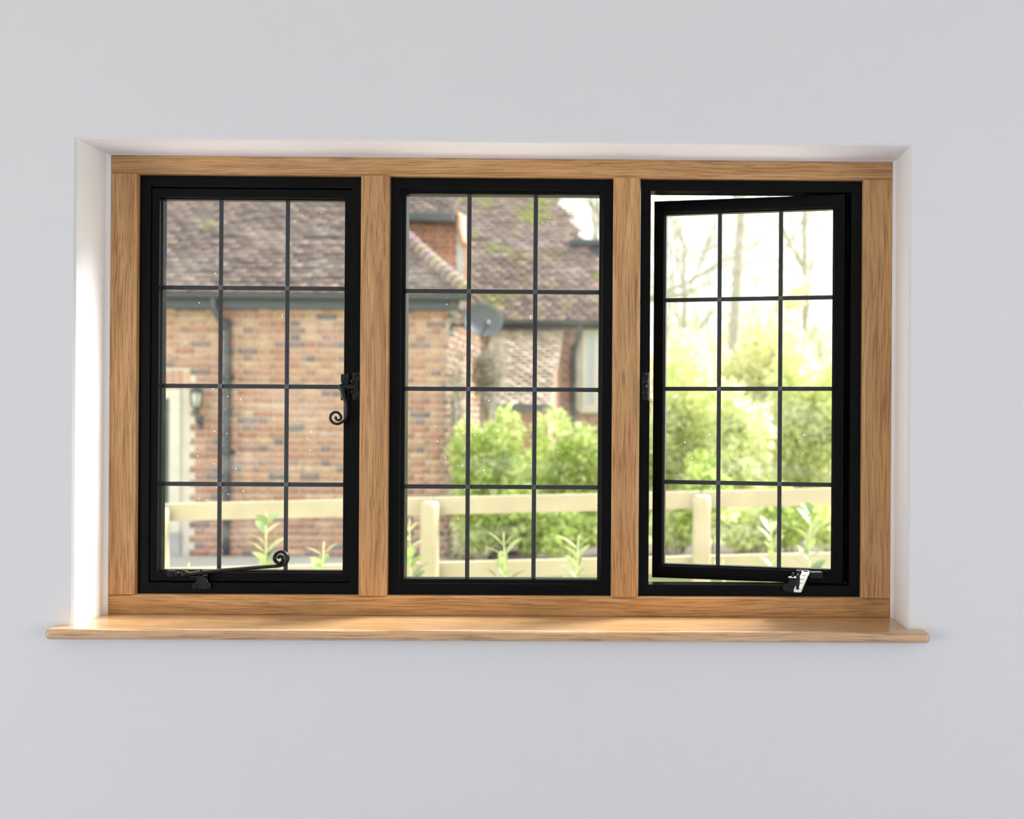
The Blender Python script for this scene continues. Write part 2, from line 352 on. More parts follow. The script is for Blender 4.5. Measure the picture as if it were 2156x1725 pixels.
b = MB(); b.box(RX0 - .15, RX1 + .15, RY0 - .15, WY, RZ1, RZ1 + .12); tag(b.build('ceiling', M['ceiling']), 'white ceiling of the room', 'ceiling', kind='structure')

# ------------------------------------------------------------------ oak frame and sill
oakf = empty('window_frame', ((GX0 + GX1) / 2, FY, GZ0))
tag(oakf, 'oiled oak window frame dividing the recess into three lights', 'window frame')
FO = tuple(oakf.location)
A = (-1.0786, -0.6115); B = (-0.5503, -0.0811); CC = (-0.0222, 0.4471); KZ0, KZ1 = 1.1328, 2.0138
YB = 2.095
def member(name, x0, x1, z0, z1, axis, seed, ch, base=1.0):
    """oak member with small chamfers on the listed sides (l r t b)"""
    c = 0.004
    if axis == 2:
        pts = [(x0, YB), (x0, FY + (c if 'l' in ch else 0))] + ([(x0 + c, FY)] if 'l' in ch else []) + \
              ([(x1 - c, FY)] if 'r' in ch else []) + [(x1, FY + (c if 'r' in ch else 0)), (x1, YB)]
        b = MB(); b.prism(pts, 'z', z0, z1)
    else:
        pts = [(YB, z0), (FY + (c if 'b' in ch else 0), z0)] + ([(FY, z0 + c)] if 'b' in ch else []) + \
              ([(FY, z1 - c)] if 't' in ch else []) + [(FY + (c if 't' in ch else 0), z1), (YB, z1)]
        b = MB(); b.prism(pts, 'x', x0, x1)
    o = b.build(name, oak('oak_' + name + str(seed), axis, seed, base * .94), oakf, org=((x0 + x1) / 2, FY, (z0 + z1) / 2), porg=FO)
    return o
g = 0.001
member('head_rail', GX0, GX1, KZ1 + g, GZ1, 0, 1, 'b')
member('bottom_rail', GX0, GX1, GZ0, KZ0 - g, 0, 2, 't')
member('jamb', GX0, A[0] - g, KZ0 - g, KZ1 + g, 2, 3, 'r')
member('jamb', CC[1] + g, GX1, KZ0 - g, KZ1 + g, 2, 4, 'l')
member('mullion', A[1] + g, B[0] - g, KZ0 - g, KZ1 + g, 2, 5, 'lr')
member('mullion', B[1] + g, CC[0] - g, KZ0 - g, KZ1 + g, 2, 6, 'lr')

SX0 = U(98, 1332, 1.862).x; SX1 = U(1957, 1338, 1.862).x
def sill():
    bm = bmesh.new(); z0, z1 = 1.0695, 1.0910; yf = 1.853
    P = [(OX0, YB), (OX0, WY - .0005), (SX0, WY - .0005), (SX0, yf), (SX1, yf), (SX1, WY - .0005), (OX1, WY - .0005), (OX1, YB)]
    P = [(x + (0.0006 if i in (0, 1) else -0.0006 if i in (6, 7) else 0), y) for i, (x, y) in enumerate(P)]
    v0 = [bm.verts.new((x, y, z0)) for x, y in P]; v1 = [bm.verts.new((x, y, z1)) for x, y in P]
    bm.faces.new(v0); bm.faces.new(v1[::-1]); n = len(P)
    for i in range(n): bm.faces.new((v0[i], v1[i], v1[(i + 1) % n], v0[(i + 1) % n]))
    bmesh.ops.recalc_face_normals(bm, faces=bm.faces)
    bm.edges.ensure_lookup_table(); es = []
    for e in bm.edges:
        a, c = e.verts; ids = [v for v in (a, c)]
        onf = all(abs(v.co.y - yf) < 1e-5 for v in ids); onl = all(abs(v.co.x - SX0) < 1e-5 for v in ids); onr = all(abs(v.co.x - SX1) < 1e-5 for v in ids)
        if (onf or onl or onr) and not (abs(a.co.z - c.co.z) > .01 and abs(a.co.y - yf) > .01): es.append(e)
    bmesh.ops.bevel(bm, geom=es, offset=0.0085, segments=5, affect='EDGES', profile=0.5)
    for f in bm.faces: f.smooth = abs(f.normal.z) < .98 and abs(f.normal.y) < .98 and abs(f.normal.x) < .98
    org = Vector(((SX0 + SX1) / 2, FY - .07, z0)); bmesh.ops.translate(bm, verts=bm.verts, vec=-org)
    me = bpy.data.meshes.new('window_sill'); bm.to_mesh(me); bm.free()
    o = link('window_sill', me, oak('oak_sill', 0, 9, 1.12, 0.22, 1.0, (0.95, 1.06, 1.30))); o.location = org; return o  # tint whitens the oak, putting part of its sheen into the colour
tag(sill(), 'glossy oak window sill, whitened for sheen, with rounded nose below the three windows', 'window sill')

# ------------------------------------------------------------------ steel windows
FIX = [(0, 2.015), (0.0205, 2.015), (0.0215, 2.0162), (0.0215, 2.052), (0.0, 2.052)]
SASH = [(0.0225, 2.0195), (0.0370, 2.0195), (0.0382, 2.0208), (0.0382, 2.0270), (0.0410, 2.0295), (0.0410, 2.0450), (0.0345, 2.0450), (0.0345, 2.0470), (0.0165, 2.0560), (0.0165, 2.0525), (0.0225, 2.0525)]
FIXM = [(0, 2.015), (0.0205, 2.015), (0.0215, 2.0162), (0.0225, 2.022), (0.0282, 2.024), (0.0295, 2.0265), (0.0295, 2.050), (0.0, 2.050)]
def fixed_frame(rect, prof, root, org):
    b = MB(); b.ring(rect, prof, 1.0, 1.06)
    return b.build('fixed_frame', M['black'], root, org=org, porg=org)
def glazing(gr, gy, vx, hz, parent, porg, swung=False):
    """glass pane and lead strips; gr glass rect, gy depth of the pane, vx / hz strip centre lines"""
    x0, x1, z0, z1 = gr; c = ((x0 + x1) / 2, gy, (z0 + z1) / 2)
    b = MB(); b.box(x0, x1, gy, gy + .006, z0, z1); b.build('glass_pane', M['glass'], parent, org=c, porg=porg)
    w = 0.0046
    for z in hz:
        b = MB(); b.box(x0, x1, gy - .0016, gy - .0001, z - w, z + w, .0006, 1); b.build('lead_strip', M['lead'], parent, org=(c[0], gy, z), porg=porg)
    for x in vx:
        b = MB(); b.box(x - w, x + w, gy - .0030, gy - .0017, z0, z1, .0006, 1)
        b.build('lead_strip', M['lead'], parent, org=(x, gy, c[2]), porg=porg)
        for z in hz:
            b = MB(); b.box(x - w * 1.05, x + w * 1.05, gy - .0040, gy - .0031, z - w * 1.05, z + w * 1.05, .0008, 1)
            b.box(x - w * .5, x + w * .45, gy - .0046, gy - .0039, z - w * .4, z + w * .5, .0004, 1)
            b.build('solder_joint', M['solder'], parent, org=(x, gy, z), porg=porg)
def lines(px_list, hy_list, Y, cyp, cxp):
    return [U(p, cyp, Y).x for p in px_list], [U(cxp, q, Y).z for q in hy_list]
def screw(b, x, z, y, r=0.0042, ang=0.6):
    b.lathe([(r, 0.0), (r, -0.0012), (r * .75, -0.0022)], (x, y, z), 'y', 14)
def slot(b, x, z, y, r, ang):
    b.box(x - r * .8, x + r * .8, y - .0028, y - .0020, z - .0004, z + .0004, rot=Matrix.Rotation(ang, 3, 'Y'), piv=(x, y, z))

# --- window 1 (left, closed)
W1 = empty('window_1', (sum(A) / 2, 2.015, KZ0)); tag(W1, 'left black steel window, closed, with curled latch and curled stay', 'window', kind='structure')
O1 = tuple(W1.location)
fixed_frame((*A, KZ0, KZ1), FIX, W1, O1)
b = MB(); b.ring((*A, KZ0, KZ1), SASH, 1.0, 1.13)
s1 = b.build('sash_frame', M['black'], W1, org=O1, porg=O1)
vx, hz = lines([467.5, 607], [608, 814, 1019.5], 2.04, 814, 536)
glazing((A[0] + .041, A[1] - .041, KZ0 + .046, KZ1 - .046), 2.034, vx, hz, s1, O1)
# latch: plate on the sash, keeper on the frame, curled arm
yS = 2.0195
def uz(px, py, Y=2.015): p = U(px, py, Y); return p.x, p.z
def plate(b, px0, px1, py0, py1, y0, y1, bev=.0015):
    x0, z1 = uz(px0, py0); x1, z0 = uz(px1, py1); b.box(x0, x1, y0, y1, z0, z1, bev, 2)
b = MB(); plate(b, 717, 734.5, 787.5, 806, 2.0155, yS); plate(b, 718.5, 733.5, 804, 826, 2.0150, yS); plate(b, 717, 734.5, 824, 843.5, 2.0155, yS)
for (px, py, an) in ((726, 797, .5), (725, 836, -.4)):
    x, z = uz(px, py); screw(b, x, z, 2.0155); slot(b, x, z, 2.0150, .0042, an)
lh = b.build('handle', M['iron'], W1, org=(*uz(725, 815)[:1], 2.0155, uz(725, 815)[1]), porg=O1)
LH = tuple(Vector(O1) + lh.location)
b = MB()
x, z = uz(721, 816.5); b.lathe([(.0085, 0.0), (.0085, -.004), (.0068, -.0068), (.003, -.0078)], (x, 2.0148, z), 'y', 24)
x1, z1 = uz(724, 810); x2, z2 = uz(752, 820); b.box(x1, x2, 2.0085, 2.0125, z2, z1, .0015, 2)
pts = [(721, 817), (723, 830), (727.4, 843), (729.6, 855), (730, 866), (729.2, 878), (724, 887), (712, 893), (701.5, 889.5), (696.5, 881), (699.3, 872), (708, 867.8), (716, 872.5), (718.3, 880.5), (713, 885.3), (707.5, 882.5), (706.7, 877)]
def smooth(pts, k=5):
    out = []
    for i in range(len(pts) - 1):
        p0, p1, p2, p3 = pts[max(i - 1, 0)], pts[i], pts[i + 1], pts[min(i + 2, len(pts) - 1)]
        for j in range(k):
            t = j / k
            out.append(tuple(.5 * ((2 * b_) + (-a_ + c_) * t + (2 * a_ - 5 * b_ + 4 * c_ - d_) * t * t + (-a_ + 3 * b_ - 3 * c_ + d_) * t ** 3) for a_, b_, c_, d_ in zip(p0, p1, p2, p3)))
    return out + [pts[-1]]
sp = smooth(pts); P3 = []; n = len(sp)
for i, (px, py) in enumerate(sp):
    q = uz(px, py, 2.008); P3.append((q[0], 2.008 - .004 * math.sin(PI * min(1, i / n * 1.2)), q[1]))
rr = [.0062 - .0030 * min(1, i / (n * .22)) - .0006 * (i / n) for i in range(n)]
b.tube(P3, rr, 12)
b.build('curled_arm', M['iron'], lh, org=LH, porg=LH)
b = MB(); plate(b, 744, 758.6, 784, 803, 2.0105, 2.0149); plate(b, 746, 756, 801, 826, 2.0112, 2.0149); plate(b, 744, 758.6, 824, 843, 2.0105, 2.0149)
for (px, py, an) in ((750.5, 790, -.8), (750.5, 837, .3)):
    x, z = uz(px, py); screw(b, x, z, 2.0105, .004); slot(b, x, z, 2.0100, .004, an)
plate(b, 740, 747, 800, 807, 2.006, 2.0149); plate(b, 740, 747, 823, 829, 2.006, 2.0149)
b.build('keeper_plate', M['iron'], W1, org=(uz(751, 814)[0], 2.0149, uz(751, 814)[1]), porg=O1)
# stay: fixing block on the sash, knuckle, long arm ending in a curl, peg bracket on the frame
b = MB(); plate(b, 352, 367, 1201, 1214, 2.012, 2.0195); plate(b, 366, 385, 1204.5, 1211.5, 2.0125, 2.0195, .002)
x, z = uz(374, 1208); b.lathe([(.0048, 0), (.0048, -.004), (.003, -.005)], (x, 2.0125, z), 'y', 16)
x, z = uz(359, 1207.5); screw(b, x, z, 2.012, .004); slot(b, x, z, 2.0115, .004, .9)
st = b.build('stay', M['iron'], W1, org=(x, 2.0195, z), porg=O1); ST = tuple(Vector(O1) + st.location)
b = MB()
x, z = uz(391.5, 1207); b.lathe([(.0075, 0), (.0075, -.0065), (.005, -.0085), (.0025, -.009)], (x, 2.0118, z), 'y', 24)
pts = [(392, 1207), (402, 1208.5), (420, 1206), (460, 1202), (500, 1198.5), (540, 1195), (575, 1192.3), (590, 1191), (600, 1187.5), (606, 1180), (606.5, 1171.5), (600.5, 1164), (590.5, 1161.5), (581.5, 1167), (578.3, 1176), (583, 1183.5), (590.5, 1185.3), (596.2, 1180), (594.8, 1173.5), (589.3, 1171.5), (586, 1175)]
sp = smooth(pts); n = len(sp); P3 = [(uz(px, py, 2.008)[0], 2.0065, uz(px, py, 2.008)[1]) for px, py in sp]
rr = [.0048 - .0013 * min(1, i / (n * .4)) - (.0004 * max(0, i / n - .6)) for i in range(n)]
b.tube(P3, rr, 12, flat=(1.0, 1.7))
b.build('curled_arm', M['iron'], st, org=ST, porg=ST)
b = MB()
def px_prism(b, pts, y0, y1, bev=.0008): b.prism([uz(*p) for p in pts], 'y', y0, y1, bev)
px_prism(b, [(417.5, 1212), (437.5, 1212), (437.5, 1221), (441, 1226.5), (446.5, 1230), (447.5, 1236), (443, 1240.5), (436, 1240), (418, 1240), (411, 1240.5), (407, 1236), (407.5, 1230), (413, 1226.5), (417.5, 1221)], 2.0095, 2.0148)
plate(b, 407, 438, 1210, 1214, 1.998, 2.0148, .001)
x, z = uz(424.5, 1206, 2.006); b.lathe([(.0028, -.006), (.0028, .0068), (.0018, .0078)], (x, 2.003, z), 'z', 12)
for (px, an) in ((414, .6), (440, -.5)):
    x, z = uz(px, 1233); screw(b, x, z, 2.0095, .0052); slot(b, x, z, 2.0090, .0052, an)
b.build('stay_peg', M['iron'], W1, org=(uz(427, 1225)[0], 2.0148, uz(427, 1225)[1]), porg=O1)

# --- window 2 (centre, fixed)
W2 = empty('window_2', (sum(B) / 2, 2.015, KZ0)); tag(W2, 'centre black steel window, fixed shut, without latch or stay', 'window', kind='structure')
O2 = tuple(W2.location)
fixed_frame((*B, KZ0, KZ1), FIXM, W2, O2)
vx, hz = lines([986.5, 1126], [614.5, 820, 1025.5], 2.03, 820, 1057)
glazing((B[0] + .0290, B[1] - .0290, KZ0 + .0308, KZ1 - .0308), 2.030, vx, hz, W2, O2)

# --- window 3 (right, sash swung outward on its right edge)
W3 = empty('window_3', (sum(CC) / 2, 2.015, KZ0)); tag(W3, 'right black steel window, its sash standing ajar outward', 'window', kind='structure')
O3 = tuple(W3.location)
fixed_frame((*CC, KZ0, KZ1), FIX, W3, O3)
HX, HY = 0.4150, 2.032
SW = 0.4135
OPEN = math.radians(11.3)
srect = (HX - SW - .0225, HX + .0225, KZ0, KZ1)
b = MB(); b.ring(srect, [(t_ if t_ < .03 else t_ + .0065, y_) for t_, y_ in SASH], 1.0, 1.13)
s3 = b.build('sash_frame', M['black'], W3, org=(HX, HY, KZ0), porg=O3)
s3o = (HX, HY, KZ0)
# strips measured along the open sash, turned back to the closed position
def unswing(px, py):
    d = ray(px, py); o = Vector((0, 0, EYE)); nrm = Vector((math.sin(OPEN), math.cos(OPEN), 0))
    pl = Vector((HX, HY, 0)) + nrm * (2.034 - HY)
    t = (pl - o).dot(nrm) / d.dot(nrm); p = o + d * t
    r = p - Vector((HX, HY, 0)); return HX + r.x * math.cos(OPEN) - r.y * math.sin(OPEN), p.z
vx = [unswing(1514, 818)[0], unswing(1642.5, 818)[0]]; hz = [unswing(1577, q)[1] for q in (629.5, 819, 1018)]
glazing((srect[0] + .047, srect[1] - .047, KZ0 + .046, KZ1 - .046), 2.034, vx, hz, s3, s3o)
b = MB(); b.box(HX + .004, CC[1] - .0217, 2.040, 2.051, KZ0 + .024, KZ1 - .024, .002, 1)
for z in (KZ0 + .12, KZ1 - .12): b.tube([(HX + .007, 2.032, z - .03), (HX + .007, 2.032, z + .03)], .004, 10)
b.build('hinge_strip', M['black'], W3, org=(HX + .01, 2.045, 1.57), porg=O3)
# keeper plate on the left of the frame
b = MB(); plate(b, 1351, 1366.5, 784, 845, 2.0105, 2.0149, .003); plate(b, 1353, 1364.5, 799, 808, 2.006, 2.0110); plate(b, 1353, 1364.5, 823, 831, 2.006, 2.0110)
for (px, py, an) in ((1358.5, 790, .5), (1358.5, 838, -.2)):
    x, z = uz(px, py); screw(b, x, z, 2.0105, .0045); slot(b, x, z, 2.0100, .0045, an)
x, z = uz(1358.5, 815); b.lathe([(.005, 0), (.005, -.003), (.003, -.006)], (x, 2.0105, z), 'y', 16)
b.build('keeper_plate', M['iron'], W3, org=(uz(1358, 815)[0], 2.0149, uz(1358, 815)[1]), porg=O3)
# stay: bracket on the sash, flat arm pointing into the room, peg bracket on the frame
def px3(px, py, Y): p = U(px, py, Y); return p
yS3 = 2.0195 + .012
b = MB()
pA = U(1676, 1200, 2.030); pB = U(1689, 1216, 2.030); b.box(pA.x, pB.x, 2.020, 2.0335, pB.z, pA.z, .0012, 2)
pA = U(1703, 1203, 2.024); pB = U(1730, 1217.5, 2.024); b.box(pA.x, pB.x, 2.008, 2.0280, pB.z, pA.z, .0030, 2)
pA = U(1688, 1201, 2.024); pB = U(1704, 1206, 2.024); b.box(pA.x, pB.x, 2.008, 2.0300, pB.z, pA.z, .0010, 2)
c = U(1717, 1210, 2.008); screw(b, c.x, c.z, 2.008, .005); slot(b, c.x, c.z, 2.0075, .005, .4)
c = U(1682, 1208, 2.020); screw(b, c.x, c.z, 2.020, .0045)
s3b = b.build('stay_bracket', M['iron'], W3, org=(c.x, 2.033, c.z), porg=O3)
SB = tuple(Vector(O3) + s3b.location)
piv = U(1696, 1207, 2.010); tip = U(1679, 1253, 1.795)
d = (tip - piv); d.z = 0; L = d.length; d.normalize(); sd = Vector((-d.y, d.x, 0))
zt = piv.z
bm = bmesh.new()
sec = [(.0078, .0026), (-.0078, .0026), (-.0078, -.0026), (.0078, -.0026)]
R_ = [[bm.verts.new(piv + d * (L * t) + sd * sx_ * (1 - .1 * t) + Vector((0, 0, sz_))) for sx_, sz_ in sec] for t in (0, .25, .5, .75, 1)]
for a_, b_ in zip(R_, R_[1:]):
    for i in range(4): bm.faces.new((a_[i], a_[(i + 1) % 4], b_[(i + 1) % 4], b_[i]))
bm.faces.new(R_[0][::-1]); bm.faces.new(R_[-1]); bmesh.ops.recalc_face_normals(bm, faces=bm.faces)
bmesh.ops.bevel(bm, geom=list(bm.edges), offset=.0007, segments=1, affect='EDGES')
b = MB(); b.bm.free(); b.bm = bm
b.lathe([(.0085, -.0035), (.0085, .0035)], piv + Vector((0, 0, .0)), 'z', 20)
arm = b.build('stay_arm', M['bright'], W3, org=tuple(piv), porg=O3); tag(arm, 'flat stay arm whitened for sky glare, pointing into the room')
b = MB()
for t in (.22, .45, .66):
    q = piv + d * (L * t); rot = Matrix.Rotation(math.atan2(d.y, d.x), 3, 'Z')
    b.box(q.x - .0015, q.x + .0015, q.y - .0045, q.y + .0045, q.z + .0024, q.z + .0031, rot=rot, piv=tuple(q))
b.box(piv.x - .004, piv.x + .004, piv.y - .006, piv.y + .003, zt + .002, zt + .0055, .001, 1)
b.build('peg_hole', M['iron'], arm, org=tuple(piv), porg=tuple(piv))
b = MB(); tp = piv + d * L
curl = [(0, 0), (12, 1), (20, 7), (23, 16), (18, 25), (9, 28), (1, 23), (-1, 15), (4, 9), (11, 10), (13, 15), (10, 19)]
cs = smooth(curl, 5)
b.tube([tp + d * ((u_ - 20) * .001) + Vector((0, 0, v_ * .001)) for u_, v_ in cs], .0030, 10)
b.build('curl', M['iron'], arm, org=tuple(tp), porg=tuple(piv))
b = MB()
px_prism(b, [(1661, 1219), (1681, 1219), (1681, 1228), (1684, 1234), (1690, 1238), (1690, 1244), (1684, 1246), (1654, 1247), (1648, 1243), (1647.5, 1236), (1653, 1231), (1660, 1228)], 2.0085, 2.0148)
c = U(1669.5, 1217.5, 2.002); b.lathe([(.0100, -.0016), (.0108, 0), (.0100, .0016)], (c.x, 2.002, c.z), 'z', 24); bz = c
x, z = uz(1655.5, 1239); screw(b, x, z, 2.0085, .0068); slot(b, x, z, 2.0080, .006, .8)
pg = b.build('stay_peg', M['iron'], W3, org=(c.x, 2.0148, c.z), porg=O3); PG = tuple(Vector(O3) + pg.location)
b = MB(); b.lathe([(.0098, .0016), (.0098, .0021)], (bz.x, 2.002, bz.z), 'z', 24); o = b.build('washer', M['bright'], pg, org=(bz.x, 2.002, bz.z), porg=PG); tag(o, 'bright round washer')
b = MB(); b.lathe([(.0033, .0021), (.0033, .010), (.002, .0115)], (bz.x, 2.002, bz.z), 'z', 14); b.build('peg', M['iron'], pg, org=(bz.x, 2.002, bz.z), porg=PG)
s3.rotation_euler = (0, 0, -OPEN)

# ================================================================== outside
def ground(name, pts, z, m, lab, cat, kind='structure', th=.05):
    b = MB(); b.prism(pts, 'z', z - th, z); o = b.build(name, m); return tag(o, lab, cat, kind=kind)
ground('ground', [(-40, 2.105), (40, 2.105), (40, 120), (-40, 120)], 0.0, M['grass'], 'sunlit green lawn between the fence and the hedge', 'lawn', th=.3)
ground('bounce_slab', [(-6, 2.11), (6, 2.11), (6, 3.9), (-6, 3.9)], 0.03, M['bounce_slab'], 'warm-coloured slab added below the frame to bounce light into the recess', 'bounce_slab', th=.03)  # unseen slab, added to bounce warm light onto soffit and reveals
HYW = 10.28                                   # face of the near cottage wall
HXC = U(941, 900, HYW).x
ground('path', [(-9, 8.95), (HXC + .4, 8.95), (HXC + .4, HYW - .02), (-9, HYW - .02)], 0.03, M['path'], 'pale gravel path along the foot of the brick cottage', 'path', th=.03)
ground('soil_bed', [(HXC + .45, 9.5), (6.5, 9.5), (6.5, 11.4), (HXC + .45, 11.4)], 0.05, M['soil'], 'strip of dark soil under the laurel hedge', 'soil', th=.05)

def bricks(x0, x1, z0, z1, y, m, parent, porg, holes=(), side=False, name='brickwork', seed=1):
    """Flemish-bond bricks as real blocks on a mortar slab; side=True lays the wall along y"""
    r = random.Random(seed); V = []; F = []; j = .010; h = .065; row = 0; z = z0
    q = np.array([[0, 1, 2, 3], [7, 6, 5, 4], [0, 4, 5, 1], [1, 5, 6, 2], [2, 6, 7, 3], [3, 7, 4, 0]])
    while z + h <= z1 + .001:
        x = x0 - (0 if row % 2 == 0 else .169); k = 0
        while x < x1:
            w_ = .215 if k % 2 == 0 else .1025
            a, b_ = max(x, x0), min(x + w_, x1)
            if b_ - a > .02 and not any(a < hx1 and b_ > hx0 and z < hz1 and z + h > hz0 for hx0, hx1, hz0, hz1 in holes):
                e = r.uniform(0, .003); i0 = len(V)
                for yy in (y - e - .004, y + .05):
                    for xx, zz in ((a, z), (b_, z), (b_, z + h), (a, z + h)):
                        V.append((xx, yy, zz) if not side else (-yy, xx, zz))
                F.append(q + i0)
            x += w_ + j; k += 1
        z += h + j; row += 1
    V = np.array(V) - np.array(porg)
    return raw(name, V, np.concatenate(F), m, parent)
def roof_plane(name, e0, e1, up, length, parent, porg, m, clip=None, gauge=.10, tw=.165, seed=3):
    """plain clay tiles laid in courses: e0-e1 eaves line, up = unit vector up the slope; clip(point)->bool keeps a tile"""
    r = random.Random(seed); e0, e1, up = Vector(e0), Vector(e1), Vector(up).normalized()
    ax = (e1 - e0); W = ax.length; ax.normalize(); nrm = ax.cross(up).normalized()
    if nrm.z < 0: nrm = -nrm
    V = []; F = []; q = np.array([[0, 1, 2, 3], [7, 6, 5, 4], [0, 4, 5, 1], [1, 5, 6, 2], [2, 6, 7, 3], [3, 7, 4, 0]])
    rows = int(length / gauge)
    for i in range(rows):
        x = -(tw / 2 if i % 2 else 0)
        while x < W:
            a = max(0, x); b_ = min(W, x + tw - .004)
            c = e0 + ax * ((a + b_) / 2) + up * (i * gauge + .05)
            if b_ - a > .02 and (clip is None or clip(c)):
                li = r.uniform(.012, .022); i0 = len(V); sk = r.uniform(-.004, .004)
                for dn_ in (li, li - .011):
                    for xx, uu, nn in ((a, -.01 + sk, dn_), (b_, -.01 - sk, dn_), (b_, gauge * 1.25, dn_ - .016), (a, gauge * 1.25, dn_ - .016)):
                        p = e0 + ax * xx + up * (i * gauge + uu) + nrm * nn; V.append((p.x, p.y, p.z))
                F.append(q + i0)
            x += tw
    V = np.array(V) - np.array(porg)
    return raw(name, V, np.concatenate(F), m, parent)
def pipe(parent, porg, pts, r, name='drainpipe', m=None, sides=12):
    b = MB(); b.tube(pts, r, sides); return b.build(name, m or M['gutter'], parent, org=pts[0], porg=porg)
def half_gutter(parent, porg, p0, p1, r=.055, name='gutter'):
    """half-round gutter hung along the eaves plus the fascia board behind"""
    p0, p1 = Vector(p0), Vector(p1); b = MB(); n = 10
    ax = (p1 - p0).normalized(); out = Vector((ax.y, -ax.x, 0))
    pr = [(math.cos(a) * r, math.sin(a) * r) for a in [PI + PI * k / n for k in range(n + 1)]] + [(math.cos(a) * (r - .006), math.sin(a) * (r - .006)) for a in [2 * PI - PI * k / n for k in range(n + 1)]]
    A_ = [b.bm.verts.new(p0 + out * u + Vector((0, 0, v))) for u, v in pr]; B_ = [b.bm.verts.new(p1 + out * u + Vector((0, 0, v))) for u, v in pr]
    fs = [b.bm.faces.new((A_[i], A_[(i + 1) % len(pr)], B_[(i + 1) % len(pr)], B_[i])) for i in range(len(pr))]
    fs += [b.bm.faces.new(A_[::-1]), b.bm.faces.new(B_)]; bmesh.ops.recalc_face_normals(b.bm, faces=fs)
    return b.build(name, M['gutter'], parent, org=p0, porg=porg)

# ---- near cottage on the left: brick wall, hipped tiled roof, drainpipe, doorway
H0 = (HXC - 2.5, HYW, 0.0)
H = empty('brick_cottage', H0); tag(H, 'single storey orange brick cottage with mottled tiled hip roof, left and nearest', 'building')
EZ = U(600, 631, HYW).z
HXL = -9.0; HYB = 12.2
dw0 = U(350, 900, HYW); dfx1 = U(382, 900, HYW).x; dtop = U(360, 820, HYW).z
b = MB(); b.box(HXL, HXC, HYW, HYW + .25, 0, EZ); b.box(HXC - .25, HXC, HYW + .25, HYB, 0, EZ)
b.build('wall', M['mortar'], H, org=H0, porg=H0)
bricks(HXL, HXC, .03, EZ, HYW, M['brick'], H, H0, holes=[(dfx1 - 1.15, dfx1 + .0, 0, dtop + .20)], seed=4)
bricks(HYW + .01, HYB, .03, EZ, -HXC - .0, M['brick'], H, H0, side=True, seed=5)
# arch of bricks on edge above the door
b = MB()
for i in range(16):
    x = dfx1 + .06 - .078 * i; b.box(x - .032, x + .032, HYW - .006, HYW + .04, dtop + .005, dtop + .205, .003, 1)
b.build('door_arch', M['brick'], H, org=(dfx1 - .5, HYW, dtop), porg=H0)
b = MB(); b.box(dfx1 - .12, dfx1, HYW - .03, HYW + .1, .28, dtop, .006, 1); b.box(dfx1 - 1.15, dfx1 - 1.03, HYW - .03, HYW + .1, .28, dtop, .006, 1); b.box(dfx1 - 1.03, dfx1 - .12, HYW - .03, HYW + .1, dtop - .1, dtop, .006, 1)
b.build('door_frame', M['door_frame'], H, org=(dfx1 - .5, HYW, dtop), porg=H0)
for xa in (dfx1 - .13, dfx1 - 1.16):
    b = MB(); b.box(xa, xa + .14, HYW - .04, HYW + .1, .03, .28, .006, 1); b.build('door_frame_base', M['plinth'], H, org=(xa, HYW, .03), porg=H0)
b = MB(); b.box(dfx1 - 1.03, dfx1 - .12, HYW - .025, HYW - .005, .06, dtop - .1)
for z in (.5, 1.1): b.box(dfx1 - .93, dfx1 - .22, HYW - .035, HYW - .025, z, z + .45, .008, 1)
b.build('door', M['dark_green'], H, org=(dfx1 - .5, HYW, .05), porg=H0)
oh = .18; pitchR = math.radians(40); s_, c_ = math.sin(pitchR), math.cos(pitchR)
ER = HXC + .26; EYy = HYW - oh; RZ = EZ + .05
clipf = lambda p: (ER - p.x) >= (p.y - EYy) - .05
roof_plane('roof', (HXL - .2, EYy, RZ), (ER, EYy, RZ), (0, c_, s_), 4.3, H, H0, M['tile_moss'] if 0 else M['tile'], clip=clipf, seed=6)
roof_plane('roof', (ER, EYy, RZ), (ER, HYB + .3, RZ), (-c_, 0, s_), 3.4, H, H0, M['tile'], clip=lambda p: (p.y - EYy) >= (ER - p.x) - .05, seed=7)
b = MB()                                            # boarding under the tiles
k = 2.6
V = [(HXL - .2, EYy, RZ - .02), (ER, EYy, RZ - .02), (ER - k, EYy + k, RZ + k * s_ / c_ - .02), (HXL - .2, EYy + k, RZ + k * s_ / c_ - .02), (ER, HYB + .3, RZ - .02), (ER - k, HYB + .3, RZ + k * s_ / c_ - .02)]
vs = [b.bm.verts.new(v) for v in V]; b.bm.faces.new(vs[:4]); b.bm.faces.new((vs[1], vs[4], vs[5], vs[2]))
b.build('roof_boarding', M['bark'], H, org=H0, porg=H0)
b = MB()                                            # bonnet hip tiles stepping down the hip
hd = Vector((-1, 1, s_ / c_)).normalized()
for i in range(34):
    p = Vector((ER - .02, EYy + .02, RZ + .03)) + hd * (i * .125)
    b.lathe([(.088, -.01), (.080, .09), (.055, .125)], (0, 0, 0), 'z', 10)
    vs = b.bm.verts[:] if hasattr(b.bm.verts, '__getitem__') else list(b.bm.verts)
    vs = list(b.bm.verts)[-30:]
    bmesh.ops.transform(b.bm, matrix=Matrix.Translation(p) @ hd.to_track_quat('Z', 'Y').to_matrix().to_4x4(), verts=vs)
b.build('hip_tiles', M['hip'], H, org=H0, porg=H0)
b = MB(); b.box(HXL, ER - .12, HYW - .12, HYW - .09, RZ - .16, RZ - .0); b.box(HXL, ER - .12, HYW - .09, HYW, RZ - .16, RZ - .14); b.build('fascia', M['gutter'], H, org=H0, porg=H0)
half_gutter(H, H0, (HXL, EYy - .0, RZ - .015), (ER, EYy - .0, RZ - .015), .06)
dpx = U(482, 900, HYW).x; dpx0 = U(466, 640, HYW).x
